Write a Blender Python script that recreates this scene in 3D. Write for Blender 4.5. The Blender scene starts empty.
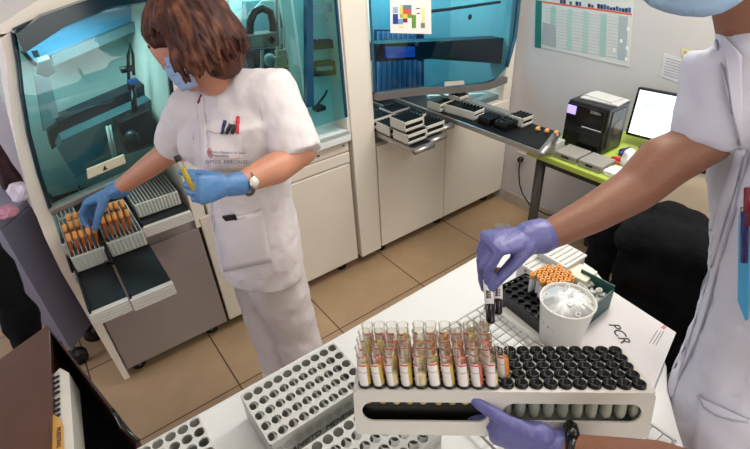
import bpy, bmesh, math, random
from mathutils import Vector, Matrix, noise
random.seed(7)
PI = math.pi
C = bpy.context.scene.collection
SC = bpy.context.scene
# ------------------------------------------------------------------ camera
H = 1.80                       # eye height of the photographer (camera held up high)
FPX = 475.6
u = Vector((-0.053, -0.834, -0.549)).normalized()
a = Vector((0.802, -0.363, 0.474)); a = (a - u * u.dot(a)).normalized()
yv = u.cross(a)
Wm = Matrix((a, yv, u))        # camera (right, down, forward) -> world
cam = bpy.data.cameras.new('camera'); camo = bpy.data.objects.new('camera', cam); C.objects.link(camo)
cam.sensor_fit = 'HORIZONTAL'; cam.sensor_width = 36; cam.lens = 36 * FPX / 750
cam.clip_start = 0.02; cam.clip_end = 60
Rm = Matrix((Wm @ Vector((1, 0, 0)), -(Wm @ Vector((0, 1, 0))), -(Wm @ Vector((0, 0, 1))))).transposed()
camo.matrix_world = Matrix.Translation((0, 0, H)) @ Rm.to_4x4()
SC.camera = camo
SC.view_settings.view_transform = 'Standard'; SC.view_settings.look = 'None'
SC.view_settings.exposure = 0.0; SC.view_settings.gamma = 1
SC.view_settings.use_curve_mapping = False
SC.cycles.transparent_max_bounces = 40; SC.cycles.max_bounces = 8
SC.cycles.sample_clamp_indirect = 4
w = bpy.data.worlds.new('world'); SC.world = w; w.use_nodes = True
w.node_tree.nodes['Background'].inputs[0].default_value = (0.75, 0.85, 1, 1)
w.node_tree.nodes['Background'].inputs[1].default_value = 0.2

def area(name, loc, size, power, col=(1, .97, .92), rot=(0, 0, 0)):
    l = bpy.data.lights.new(name, 'AREA'); l.shape = 'RECTANGLE'; l.size, l.size_y = size; l.energy = power; l.color = col
    o = bpy.data.objects.new(name, l); o.location = loc; o.rotation_euler = rot; C.objects.link(o); return o
LAMPS = [(0.75, 0.65, 8.5), (1.75, -0.35, 11), (0.5, -1.1, 7), (1.9, 0.85, 30), (-0.7, 1.2, .6)]
for lx, ly, lp in LAMPS:
    area('ceiling_lamp_light', (lx, ly, 2.62), (1.15, 0.5), lp)
area('added_fill_light', (0.2, -2.42, 1.55), (2.6, 1.5), 40, (1, .98, .95), (math.radians(90), 0, 0))  # added frontal fill from behind the camera, no window known there
area('added_fill_light', (-2.3, 2.2, 1.6), (1.2, 1.2), 26, (.8, .85, 1), (0, math.radians(-90), 0))  # added light to brighten the far left around the cart
area('analyzer_inner_light', (1.9, 2.33, 1.66), (0.9, 0.15), 8, (.85, .97, 1))
area('analyzer_inner_light', (0.95, 2.33, 1.68), (0.5, 0.15), 4.5, (.85, .97, 1))
area('analyzer_inner_light', (0.15, 2.22, 1.50), (0.3, 0.25), 3.2, (.85, .97, 1))

# ------------------------------------------------------------------ measuring: a line of sight meets a real plane
def ray(px, py): return Wm @ Vector(((px - 375) / FPX, (py - 224.5) / FPX, 1))
def Z(px, py, z): d = ray(px, py); return Vector((0, 0, H)) + d * ((z - H) / d.z)
def X(px, py, x): d = ray(px, py); return Vector((0, 0, H)) + d * (x / d.x)
def Y(px, py, y): d = ray(px, py); return Vector((0, 0, H)) + d * (y / d.y)
def S(px, py, s): d = ray(px, py); return Vector((0, 0, H)) + d * (s / math.hypot(d.x, d.y))
UP = Vector((0, 0, 1))

# ------------------------------------------------------------------ materials
def srgb(c):
    return tuple(((v / 255) / 12.92 if v / 255 <= .04045 else ((v / 255 + .055) / 1.055) ** 2.4) for v in c) + (1,)
MATS = {}
def mat(name, col, rough=.5, metal=0, var=.06, scale=18, bump=0, bscale=60, spec=.5, alpha=1, emit=0, sss=0):
    if name in MATS: return MATS[name]
    m = bpy.data.materials.new(name); m.use_nodes = True; nt = m.node_tree; b = nt.nodes['Principled BSDF']
    b.inputs['Roughness'].default_value = rough; b.inputs['Metallic'].default_value = metal
    b.inputs['Specular IOR Level'].default_value = spec
    c = srgb(col)
    tc = nt.nodes.new('ShaderNodeTexCoord')
    n = nt.nodes.new('ShaderNodeTexNoise'); n.inputs['Scale'].default_value = scale; n.inputs['Detail'].default_value = 4
    nt.links.new(tc.outputs['Object'], n.inputs['Vector'])
    mx = nt.nodes.new('ShaderNodeMix'); mx.data_type = 'RGBA'
    mx.inputs['A'].default_value = tuple(v * (1 - var) for v in c[:3]) + (1,)
    mx.inputs['B'].default_value = tuple(min(1, v * (1 + var)) for v in c[:3]) + (1,)
    nt.links.new(n.outputs['Fac'], mx.inputs['Factor']); nt.links.new(mx.outputs['Result'], b.inputs['Base Color'])
    if bump:
        n2 = nt.nodes.new('ShaderNodeTexNoise'); n2.inputs['Scale'].default_value = bscale; n2.inputs['Detail'].default_value = 3
        nt.links.new(tc.outputs['Object'], n2.inputs['Vector'])
        bp = nt.nodes.new('ShaderNodeBump'); bp.inputs['Strength'].default_value = bump; bp.inputs['Distance'].default_value = .02
        nt.links.new(n2.outputs['Fac'], bp.inputs['Height']); nt.links.new(bp.outputs['Normal'], b.inputs['Normal'])
    if emit:
        b.inputs['Emission Color'].default_value = c; b.inputs['Emission Strength'].default_value = emit
    if sss: b.inputs['Subsurface Weight'].default_value = sss; b.inputs['Subsurface Scale'].default_value = .01
    if alpha < 1: b.inputs['Alpha'].default_value = alpha
    MATS[name] = m; return m
def glass(name, tint, gloss=.08, rough=.03, back=None):
    """thin tinted pane: see-through colour plus a clear reflection"""
    if name in MATS: return MATS[name]
    m = bpy.data.materials.new(name); m.use_nodes = True; nt = m.node_tree
    for n in list(nt.nodes): nt.nodes.remove(n)
    o = nt.nodes.new('ShaderNodeOutputMaterial'); mix = nt.nodes.new('ShaderNodeMixShader')
    t = nt.nodes.new('ShaderNodeBsdfTransparent'); t.inputs[0].default_value = srgb(tint)
    g = nt.nodes.new('ShaderNodeBsdfGlossy'); g.inputs['Roughness'].default_value = rough
    lw = nt.nodes.new('ShaderNodeLayerWeight'); lw.inputs['Blend'].default_value = .25
    mp = nt.nodes.new('ShaderNodeMath'); mp.operation = 'MULTIPLY_ADD'; mp.inputs[1].default_value = .6; mp.inputs[2].default_value = gloss
    nt.links.new(lw.outputs['Fresnel'], mp.inputs[0]); nt.links.new(mp.outputs[0], mix.inputs[0])
    nt.links.new(t.outputs[0], mix.inputs[1]); nt.links.new(g.outputs[0], mix.inputs[2]); nt.links.new(mix.outputs[0], o.inputs[0])
    MATS[name] = m; return m

# ------------------------------------------------------------------ mesh builder
class MB:
    def __init__(s): s.b = bmesh.new()
    def box(s, c, d, M=None, bev=0):
        r = bmesh.ops.create_cube(s.b, size=1); vs = r['verts']
        bmesh.ops.scale(s.b, vec=d, verts=vs)
        if bev:
            es = list({e for v in vs for e in v.link_edges})
            q = bmesh.ops.bevel(s.b, geom=es, offset=bev, segments=2, affect='EDGES', profile=.5)
            vs = list({v for f in q['faces'] for v in f.verts} | {v for v in vs if v.is_valid})
        T = Matrix.Translation(c)
        if M is not None: T = T @ M
        bmesh.ops.transform(s.b, matrix=T, verts=vs); return s
    def prism(s, pts, ext):
        ext = Vector(ext); n = len(pts)
        A = [s.b.verts.new(Vector(p)) for p in pts]; B = [s.b.verts.new(Vector(p) + ext) for p in pts]
        fs = [s.b.faces.new(A), s.b.faces.new(B[::-1])]
        for i in range(n): fs.append(s.b.faces.new((A[i], B[i], B[(i + 1) % n], A[(i + 1) % n])))
        bmesh.ops.recalc_face_normals(s.b, faces=fs)
        return s
    def tube(s, pts, r, n=10, caps=True, round_=False):
        """tube through pts; r = number or a list of radii"""
        pts = [Vector(p) for p in pts]; N = len(pts)
        R = [r] * N if isinstance(r, (int, float)) else list(r)
        rings = []; ref = None
        for i, p in enumerate(pts):
            t = (pts[min(i + 1, N - 1)] - pts[max(i - 1, 0)]).normalized()
            if ref is None or abs(ref.dot(t)) > .95: ref = Vector((0, 0, 1)) if abs(t.z) < .9 else Vector((1, 0, 0))
            x = (ref - t * ref.dot(t)).normalized(); ref = x; y = t.cross(x)
            rings.append([s.b.verts.new(p + (x * math.cos(2 * PI * k / n) + y * math.sin(2 * PI * k / n)) * R[i]) for k in range(n)])
        for i in range(N - 1):
            for k in range(n):
                s.b.faces.new((rings[i][k], rings[i][(k + 1) % n], rings[i + 1][(k + 1) % n], rings[i + 1][k]))
        if caps:
            s.b.faces.new(rings[0][::-1]); s.b.faces.new(rings[-1])
        return s
    def limb(s, rings, n=20):
        """rings: (point, ra, rb, side) ellipses with rounded ends"""
        P = [(Vector(p), ra, rb, Vector(sd)) for p, ra, rb, sd in rings]
        t0 = (P[0][0] - P[1][0]).normalized(); t1 = (P[-1][0] - P[-2][0]).normalized()
        def cap(p, t):
            pt, ra, rb, sd = p; out = []
            m = min(ra, rb)
            for ang in (35, 65, 85):
                q = math.radians(ang); out.append((pt + t * m * math.sin(q), ra * math.cos(q), rb * math.cos(q), sd))
            return out
        L = cap(P[0], t0)[::-1] + P + cap(P[-1], t1)
        N = len(L); R = []
        for i, (p, ra, rb, sd) in enumerate(L):
            t = (L[min(i + 1, N - 1)][0] - L[max(i - 1, 0)][0]).normalized()
            x = (sd - t * sd.dot(t)).normalized(); y = t.cross(x)
            R.append([s.b.verts.new(p + x * ra * math.cos(2 * PI * k / n) + y * rb * math.sin(2 * PI * k / n)) for k in range(n)])
        for i in range(N - 1):
            for k in range(n): s.b.faces.new((R[i][k], R[i][(k + 1) % n], R[i + 1][(k + 1) % n], R[i + 1][k]))
        s.b.faces.new(R[0][::-1]); s.b.faces.new(R[-1]); return s
    def cyl(s, p, r, h, n=20, r2=None):
        return s.tube([p, Vector(p) + Vector((0, 0, h))], [r, r if r2 is None else r2], n)
    def lathe(s, prof, c=(0, 0, 0), n=20, M=None):
        vs = []; c = Vector(c)
        for r, z in prof:
            vs.append([s.b.verts.new(((M @ Vector((r * math.cos(2 * PI * k / n), r * math.sin(2 * PI * k / n), z))) if M else Vector((r * math.cos(2 * PI * k / n), r * math.sin(2 * PI * k / n), z))) + c) for k in range(n)])
        for i in range(len(prof) - 1):
            for k in range(n): s.b.faces.new((vs[i][k], vs[i][(k + 1) % n], vs[i + 1][(k + 1) % n], vs[i + 1][k]))
        return s
    def ball(s, c, r, sc=(1, 1, 1), n=14, M=None):
        q = bmesh.ops.create_uvsphere(s.b, u_segments=n, v_segments=max(6, n * 2 // 3), radius=r)
        T = Matrix.Translation(c) @ (M.to_4x4() if M else Matrix.Identity(4)) @ Matrix.Diagonal((sc[0], sc[1], sc[2], 1))
        bmesh.ops.transform(s.b, matrix=T, verts=q['verts']); return s
    def grid(s, rows):
        """surface through rows of points"""
        V = [[s.b.verts.new(Vector(p)) for p in r] for r in rows]
        for i in range(len(V) - 1):
            for j in range(len(V[0]) - 1): s.b.faces.new((V[i][j], V[i][j + 1], V[i + 1][j + 1], V[i + 1][j]))
        return s
def wmat(o):
    m = o.matrix_basis.copy()
    while o.parent: o = o.parent; m = o.matrix_basis @ m
    return m
def link(name, me, m, parent=None, smooth=True):
    o = bpy.data.objects.new(name, me); C.objects.link(o)
    if m is not None: me.materials.clear(); me.materials.append(m)
    if parent is not None:
        me.transform(wmat(parent).inverted()); o.parent = parent
    if smooth:
        for p in me.polygons: p.use_smooth = True
    return o
def build(name, mb, m, parent=None, smooth=False, bevel=0, auto=None):
    me = bpy.data.meshes.new(name)
    mb.b.normal_update(); mb.b.to_mesh(me); mb.b.free()
    o = link(name, me, m, parent, smooth or bool(auto))
    if bevel:
        md = o.modifiers.new('bevel', 'BEVEL'); md.width = bevel; md.segments = 2; md.limit_method = 'ANGLE'; md.angle_limit = math.radians(40)
    if auto:
        md = o.modifiers.new('wn', 'EDGE_SPLIT'); md.split_angle = math.radians(auto)
    return o
def remesh(o, vox, smooth=6, fac=.5):
    md = o.modifiers.new('remesh', 'REMESH'); md.mode = 'VOXEL'; md.voxel_size = vox; md.use_smooth_shade = True
    if smooth:
        sm = o.modifiers.new('smooth', 'SMOOTH'); sm.factor = fac; sm.iterations = smooth
    return o
def wrinkle(o, strength, size, name='cloth'):
    t = bpy.data.textures.new(name, 'CLOUDS'); t.noise_scale = size; t.noise_depth = 2
    d = o.modifiers.new('fold', 'DISPLACE'); d.texture = t; d.strength = strength; d.mid_level = .5; d.texture_coords = 'GLOBAL'
    return o
def thing(name, label, cat, loc=(0, 0, 0), rotz=0, group=None):
    o = bpy.data.objects.new(name, None); C.objects.link(o); o.location = loc; o.rotation_euler = (0, 0, rotz)
    o.empty_display_size = .05
    return tag(o, label, cat, group)
def tag(o, label, cat, group=None, kind=None):
    o['label'] = label; o['category'] = cat
    if group: o['group'] = group
    if kind: o['kind'] = kind
    return o
def struct(name, mb, m, **k):
    o = build(name, mb, m, **k); o['kind'] = 'structure'; return o
def dup(root, loc=None, rot=None, label=None, M=None):
    r = root.copy(); C.objects.link(r)
    if M is not None: r.matrix_basis = M
    if loc is not None: r.location = loc
    if rot is not None: r.rotation_euler = rot
    if label: r['label'] = label
    for ch in list(root.children):
        c = ch.copy(); C.objects.link(c); c.parent = r
        for g in ch.children:
            d = g.copy(); C.objects.link(d); d.parent = c
    return r
def plate(name, outer, holes, th, M, m, parent=None, bevel=0):
    """flat plate with real holes: outline and holes in its own xy plane, thickness th, placed by M"""
    cu = bpy.data.curves.new(name, 'CURVE'); cu.dimensions = '2D'; cu.fill_mode = 'BOTH'; cu.extrude = th / 2; cu.bevel_depth = bevel; cu.bevel_resolution = 1
    for loop in [outer] + holes:
        sp = cu.splines.new('POLY'); sp.points.add(len(loop) - 1); sp.use_cyclic_u = True
        for i, (x, y) in enumerate(loop): sp.points[i].co = (x, y, 0, 1)
    t = bpy.data.objects.new('tmp', cu); C.objects.link(t)
    dg = bpy.context.evaluated_depsgraph_get(); me = bpy.data.meshes.new_from_object(t.evaluated_get(dg))
    bpy.data.objects.remove(t); me.transform(M)
    return link(name, me, m, parent, smooth=False)
def circ(x, y, r, n=16): return [(x + r * math.cos(2 * PI * k / n), y + r * math.sin(2 * PI * k / n)) for k in range(n)]
def rrect(x0, y0, x1, y1, r, n=5):
    out = []
    for cx, cy, a0 in ((x1 - r, y1 - r, 0), (x0 + r, y1 - r, 90), (x0 + r, y0 + r, 180), (x1 - r, y0 + r, 270)):
        for k in range(n + 1):
            q = math.radians(a0 + 90 * k / n); out.append((cx + r * math.cos(q), cy + r * math.sin(q)))
    return out
def text(name, body, size, M, m, parent=None, shear=0, depth=.0004, spacing=1):
    cu = bpy.data.curves.new(name, 'FONT'); cu.body = body; cu.size = size; cu.extrude = depth; cu.align_x = 'CENTER'; cu.align_y = 'CENTER'; cu.shear = shear; cu.space_character = spacing
    t = bpy.data.objects.new('tmp', cu); C.objects.link(t)
    dg = bpy.context.evaluated_depsgraph_get(); me = bpy.data.meshes.new_from_object(t.evaluated_get(dg))
    bpy.data.objects.remove(t); me.transform(M)
    return link(name, me, m, parent, smooth=False)
def frame(o, x, y):
    """matrix with origin o, x axis x, y axis near y"""
    x = Vector(x).normalized(); y = Vector(y); y = (y - x * x.dot(y)).normalized(); z = x.cross(y)
    return Matrix.Translation(o) @ Matrix((x, y, z)).transposed().to_4x4()
ORD = ['first', 'second', 'third', 'fourth', 'fifth', 'sixth', 'seventh', 'eighth', 'ninth', 'tenth']

# ------------------------------------------------------------------ palette
M_wall = mat('wall_paint', (196, 191, 190), .8, var=.03, scale=3)
M_wallb = mat('bright_wall', (225, 220, 230), .8, var=.02, scale=3)
M_ceil = mat('ceiling_paint', (225, 222, 215), .9, var=.02)
M_body = mat('analyzer_cream', (232, 224, 212), .45, var=.02, scale=6)
M_base = mat('analyzer_base_grey', (222, 213, 200), .42, var=.04, scale=5)
M_seam = mat('dark_seam', (60, 55, 52), .6)
M_dark = mat('dark_plastic', (20, 21, 24), .35)
M_black = mat('black_plastic', (9, 9, 10), .25)
M_blackcap = mat('black_gloss_cap', (5, 5, 6), .3, spec=.35)
M_blackcloth = mat('black_cloth', (12, 12, 14), .95, bump=.3, bscale=80, spec=.15)
M_metal = mat('brushed_steel', (170, 168, 165), .32, .85, var=.08, scale=40)
M_bar = mat('grey_handle_bar', (128, 122, 118), .35, .4, var=.04)
M_white = mat('white_plastic', (208, 205, 198), .4, var=.02)
M_rackw = mat('rack_white_plastic', (202, 199, 190), .38, var=.03, scale=30)
M_milky = mat('milky_plastic', (185, 187, 180), .35, var=.06, scale=25)
M_table = mat('white_table_laminate', (212, 211, 208), .3, var=.015, scale=4)
M_green = mat('lime_green_laminate', (172, 190, 82), .4, var=.04)
M_teal = mat('green_box_plastic', (8, 72, 68), .4, var=.08)
M_orange = mat('orange_cap', (224, 158, 84), .45, var=.1)
M_paper = mat('paper_white', (232, 230, 226), .8, var=.02)
M_ink = mat('black_ink', (35, 33, 36), .7)
M_text = mat('printed_text_grey', (130, 128, 130), .8)
M_red = mat('red_print', (190, 40, 45), .5)
M_blue = mat('navy_plastic', (28, 30, 92), .35)
M_skin = mat('skin_light', (188, 130, 104), .5, var=.1, scale=25, bump=.05, bscale=200, sss=.08)
M_skin2 = mat('skin_tan', (136, 92, 70), .5, var=.12, scale=20, bump=.08, bscale=150, sss=.08)
M_tunic = mat('white_tunic_cotton', (212, 204, 204), .85, var=.02, bump=.12, bscale=14)
M_coat = mat('white_coat_cotton', (204, 202, 214), .85, var=.02, bump=.15, bscale=10)
M_gloveb = mat('blue_nitrile', (76, 120, 168), .45, var=.08, scale=40, bump=.25, bscale=45)
M_glovep = mat('violet_blue_nitrile', (92, 92, 146), .42, var=.08, scale=40, bump=.3, bscale=40)
M_mask = mat('mask_blue_fabric', (148, 172, 204), .85, var=.04, bump=.1, bscale=90)
M_box = mat('brown_varnished_wood', (80, 50, 34), .28, var=.25, scale=9, bump=.1, bscale=18)

def tiles():
    m = bpy.data.materials.new('floor_tiles'); m.use_nodes = True; nt = m.node_tree; b = nt.nodes['Principled BSDF']
    tc = nt.nodes.new('ShaderNodeTexCoord'); mp = nt.nodes.new('ShaderNodeMapping')
    nt.links.new(tc.outputs['Object'], mp.inputs['Vector'])
    br = nt.nodes.new('ShaderNodeTexBrick'); br.offset = 0; br.squash = 1
    br.inputs['Scale'].default_value = 1; br.inputs['Brick Width'].default_value = .555; br.inputs['Row Height'].default_value = .555
    br.inputs['Mortar Size'].default_value = .004; br.inputs['Mortar Smooth'].default_value = .2; br.inputs['Bias'].default_value = 0
    br.inputs['Color1'].default_value = srgb((186, 157, 122)); br.inputs['Color2'].default_value = srgb((176, 148, 115)); br.inputs['Mortar'].default_value = srgb((92, 70, 54))
    mp.inputs['Location'].default_value = (-.272 + .555, -1.585 + .555 * 3, 0)
    nt.links.new(mp.outputs[0], br.inputs['Vector'])
    n = nt.nodes.new('ShaderNodeTexNoise'); n.inputs['Scale'].default_value = 5; n.inputs['Detail'].default_value = 8
    nt.links.new(tc.outputs['Object'], n.inputs['Vector'])
    mx = nt.nodes.new('ShaderNodeMix'); mx.data_type = 'RGBA'; mx.blend_type = 'MULTIPLY'; mx.inputs['Factor'].default_value = .35
    nt.links.new(br.outputs['Color'], mx.inputs['A']); nt.links.new(n.outputs['Color'], mx.inputs['B'])
    hs = nt.nodes.new('ShaderNodeHueSaturation'); hs.inputs['Saturation'].default_value = .0
    nt.links.new(n.outputs['Color'], hs.inputs['Color']); nt.links.new(hs.outputs['Color'], mx.inputs['B'])
    nt.links.new(mx.outputs['Result'], b.inputs['Base Color']); b.inputs['Roughness'].default_value = .32
    return m
# ------------------------------------------------------------------ room
XW = 2.47
struct('floor', MB().box((0, .35, -.05), (5.2, 5.9, .1)), tiles())
struct('ceiling', MB().box((0, .35, 2.75), (5.2, 5.9, .1)), M_ceil)
struct('wall_right', MB().box((XW + .05, .35, 1.35), (.1, 5.9, 2.7)), M_wall)
struct('wall_back', MB().box((-.065, 3.25, 1.35), (5.07, .1, 2.7)), M_wallb)
struct('wall_front', MB().box((0, -2.55, 1.35), (5.0, .1, 2.7)), M_wall)
struct('wall_left', MB().box((-2.55, .35, 1.35), (.1, 5.9, 2.7)), M_wallb)
struct('baseboard_right', MB().box((XW - .006, .6, .04), (.012, 2.6, .08)), mat('baseboard_tile', (176, 166, 152), .4))
b = MB()
for c, d in (((.2, -2.49, .77), (2.76, .03, .06)), ((.2, -2.49, 2.33), (2.76, .03, .06)), ((-1.15, -2.49, 1.55), (.06, .03, 1.6)), ((1.55, -2.49, 1.55), (.06, .03, 1.6)), ((.2, -2.49, 1.55), (.05, .03, 1.55))): b.box(c, d)
struct('added_window', b, M_white if 'M_white' in globals() else M_ceil)  # unseen window frame, added to go with the frontal fill light
M_lamp = mat('lamp_diffuser', (255, 250, 240), .5, emit=5)
for i, (lx, ly, lp) in enumerate(LAMPS):
    t = thing('ceiling_lamp', ['double tube ceiling lamp above the white table', 'double tube ceiling lamp behind the camera, toward the poster wall', 'double tube ceiling lamp behind the camera, over open floor', 'double tube ceiling lamp above the lime green desk', 'double tube ceiling lamp above the brown wooden box'][i], 'ceiling lamp', (lx, ly, 2.7), 0, 'ceiling lamps')
    build('housing', MB().box((lx, ly, 2.68), (1.2, .3, .04)), M_white, t)
    for dy in (-.08, .08):
        build('tube', MB().tube([(lx - .57, ly + dy, 2.645), (lx + .57, ly + dy, 2.645)], .013, 10), M_lamp, t)

# ------------------------------------------------------------------ analyzers along the left wall
YF = 1.94                      # plane of their fronts
G_dark = glass('hood_glass_petrol', (160, 208, 210), .05)
G_cyan = glass('hood_glass_cyan', (105, 190, 205), .05)
G_mid = glass('hood_glass_blue', (96, 176, 204), .05)
M_in = mat('inner_panel_pale', (205, 226, 222), .5, var=.05)
M_in2 = mat('inner_panel_grey', (120, 138, 142), .5, var=.1)
M_ind = mat('inner_dark', (26, 38, 46), .5, var=.2)
M_edge = mat('hood_edge_petrol', (12, 40, 52), .2)
M_inb = mat('inner_blue_plastic', (60, 110, 190), .4)
def pY(mb, pts, y, d):
    """solid whose front face lies in the plane Y=y and which is d deep"""
    return mb.prism([Y(px, py, y) for px, py in pts], (0, d, 0))
def box2(mb, x0, x1, y0, y1, z0, z1): return mb.box(((x0 + x1) / 2, (y0 + y1) / 2, (z0 + z1) / 2), (x1 - x0, y1 - y0, z1 - z0))
def foot(parent, x, y):
    build('foot', MB().lathe([(0, 0), (.032, 0), (.032, .018), (.018, .03), (.018, .075), (0, .075)], (x, y, 0), 14), M_black, parent, smooth=True)

# --- first analyzer (the woman works at it)
A1 = thing('analyzer', 'tall analyzer with the dark petrol glass hood, black loading lanes pulled out below', 'analyzer', (.13, 2.3, 0), 0)
base = MB(); box2(base, -.125, .375, YF + .012, 2.62, .07, .70); M_shaded_base = mat('shaded_base_enamel', (144, 132, 128), .4, var=.05, scale=5)  # shade on this cabinet front is put into the enamel colour
build('base_cabinet', base, M_shaded_base, A1, bevel=.004)
d = MB(); box2(d, -.118, .372, YF - .004, YF + .012, .075, .655); build('door', d, M_shaded_base, A1, bevel=.004)
# left side panel following the leaning, curved outline
L_out = [(-.150, .02), (-.160, .35), (-.170, .694), (-.165, .85), (-.151, 1.005), (-.128, 1.14), (-.098, 1.266), (-.062, 1.39), (-.034, 1.47), (-.020, 1.545)]
L_in = [(-.126, .02), (-.126, .35), (-.126, .694), (-.120, .85), (-.103, 1.005), (-.085, 1.14), (-.060, 1.266), (-.028, 1.39), (-.002, 1.47), (.016, 1.545)]
sp = MB()
for (ax, az), (bx, bz), (cx, cz), (ex, ez) in zip(L_out, L_out[1:], L_in[1:], L_in):
    sp.prism([(ax, YF, az), (bx, YF, bz), (cx, YF, cz), (ex, YF, ez)], (0, .70, 0))
bmesh.ops.remove_doubles(sp.b, verts=sp.b.verts, dist=.0005)
build('side_panel', sp, M_body, A1)
tp = MB(); tp.prism([(-.034, YF, 1.53), (-.022, YF, 1.565), (.16, YF, 1.645), (.40, YF, 1.70), (.62, YF, 1.72), (.60, YF, 1.62), (.452, YF, 1.628), (.289, YF, 1.618), (.2, YF, 1.6), (.101, YF, 1.582), (.014, YF, 1.55)], (0, .70, 0))
build('top_panel', tp, M_body, A1)
rp = MB(); rp.prism([(.365, YF, .655), (.415, YF, .655), (.44, YF, 1.1), (.60, YF, 1.62), (.50, YF, 1.62), (.372, YF, 1.1)], (0, .70, 0))
build('side_panel', rp, M_body, A1)
bk = MB(); box2(bk, -.12, .61, 2.56, 2.62, .7, 1.66); build('back_panel', bk, M_in, A1)
sh = MB(); box2(sh, -.115, .385, 2.0, 2.56, .70, .715); build('deck', sh, M_in2, A1)
bw = MB(); box2(bw, -.128, -.112, YF + .02, 2.5, .715, .97); build('bay_wall', bw, mat('bay_side_greenish', (150, 178, 168), .5), A1)
# curved glass hood
gl = MB(); rows = []
Lg = [(-.103, .955), (-.085, 1.10), (-.060, 1.25), (-.028, 1.38), (0, 1.47), (.019, 1.545)]
Rg = [(.378, 1.03), (.392, 1.15), (.418, 1.28), (.442, 1.42), (.462, 1.53), (.47, 1.612)]
for k, ((lx, lz), (rx, rz)) in enumerate(zip(Lg, Rg)):
    row = []
    for j in range(13):
        q = j / 12; x = lx + (rx - lx) * q; z = lz + (rz - lz) * q
        if k >= 3: z += .018 * (k - 2) / 3 * 4 * q * (1 - q)
        row.append((x, YF - .01 - .035 * math.sin(PI * k / 5), z))
    rows.append(row)
gl.grid(rows); g1 = build('hood_glass', gl, G_dark, A1, smooth=True)
rim = MB()
rim.tube([(x - .004, y - .003, z) for x, y, z in [r[0] for r in rows]], .0075, 8)
rim.tube([(x, y, z) for x, y, z in rows[-1]], .013, 8); rim.tube([r[-1] for r in rows], .008, 8)
build('hood_frame', rim, M_edge, A1, smooth=True)
tb = MB(); tb.prism([(.019, YF - .055, 1.545), (.101, YF - .055, 1.585), (.224, YF - .055, 1.61), (.289, YF - .055, 1.622), (.47, YF - .055, 1.625), (.47, YF - .055, 1.585), (.30, YF - .055, 1.585), (.15, YF - .055, 1.545), (.02, YF - .055, 1.49)], (0, .05, 0))
build('hood_top_band', tb, M_edge, A1)
hb = MB(); hb.prism([(-.112, YF - .035, .935), (.385, YF - .035, 1.005), (.385, YF - .035, 1.035), (-.112, YF - .035, .962)], (0, .05, 0)); build('handle_bar', hb, M_bar, A1, bevel=.006)
tk = MB(); pY(tk, [(87, 170), (124, 155), (126, 163), (88, 179)], YF - .05, .012); tkt = build('paper_ticket', tk, mat('ticket_cream', (205, 196, 170), .7), A1)
tri = MB(); tri.prism([Y(103, 171, YF - .052), Y(107.5, 169, YF - .052), Y(104.5, 165.5, YF - .052)], (0, .002, 0)); build('warning_triangle', tri, M_ink, tkt)
# inner works seen through the glass
b = MB(); pY(b, [(20, 42), (150, -6), (155, 12), (60, 52), (30, 62)], 2.45, .06); build('inner_cover', b, mat('inner_cover_blue', (110, 170, 210), .5), A1)
b = MB(); pY(b, [(52, 56), (150, 16), (152, 24), (54, 66)], 2.40, .05); build('inner_rail', b, M_in2, A1)
b = MB(); pY(b, [(57, 122), (160, 78), (163, 92), (62, 134)], 2.30, .12); pY(b, [(48, 132), (62, 122), (70, 134), (52, 150)], 2.3, .1); build('inner_beam', b, M_ind, A1)
b = MB(); pY(b, [(62, 140), (160, 96), (172, 140), (108, 160), (76, 178), (58, 150)], 2.2, .2); build('inner_tank', b, mat('inner_tank_teal', (74, 112, 118), .45), A1)
b = MB(); b.tube([Y(107, 126, 2.15), Y(113, 158, 2.12)], .006); b.tube([Y(110, 125, 2.15), Y(116, 156, 2.12)], .004); build('inner_tube', b, M_white, A1, smooth=True)
b = MB(); pY(b, [(118, 124), (150, 110), (160, 140), (128, 152)], 2.1, .1); b.ball(Y(133, 138, 2.08), .035); build('inner_pump', b, M_dark, A1)
b = MB(); b.tube([Y(129, 90, 2.2), Y(128, 55, 2.2), Y(130, 43, 2.2), Y(133, 55, 2.2), Y(134, 75, 2.2)], .006, 8)
b.box(Y(127, 69, 2.2), (.05, .03, .02)); b.tube([Y(135, 118, 2.15), Y(133, 86, 2.2)], .012); build('inner_probe', b, M_black, A1, smooth=True)
b = MB(); b.box(Y(133, 81, 2.19), (.035, .03, .016)); build('inner_probe_collar', b, M_inb, A1)
b = MB(); pY(b, [(38, 62), (50, 58), (56, 72), (48, 78), (36, 74)], 2.15, .08); build('inner_bracket', b, M_in2, A1, bevel=.004)
b = MB(); b.tube([Y(22, 50, 2.1), Y(32, 62, 2.15), Y(38, 66, 2.2)], .008); b.tube([Y(34, 50, 2.2), Y(37, 57, 2.2)], .01); build('hood_hinge', b, M_ind, A1)
b = MB(); pY(b, [(34, 74), (50, 78), (60, 120), (44, 132)], 2.35, .05); build('inner_column', b, M_in2, A1)
foot(A1, -.07, 2.02); foot(A1, .30, 2.02); foot(A1, -.07, 2.5); foot(A1, .30, 2.5)

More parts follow.
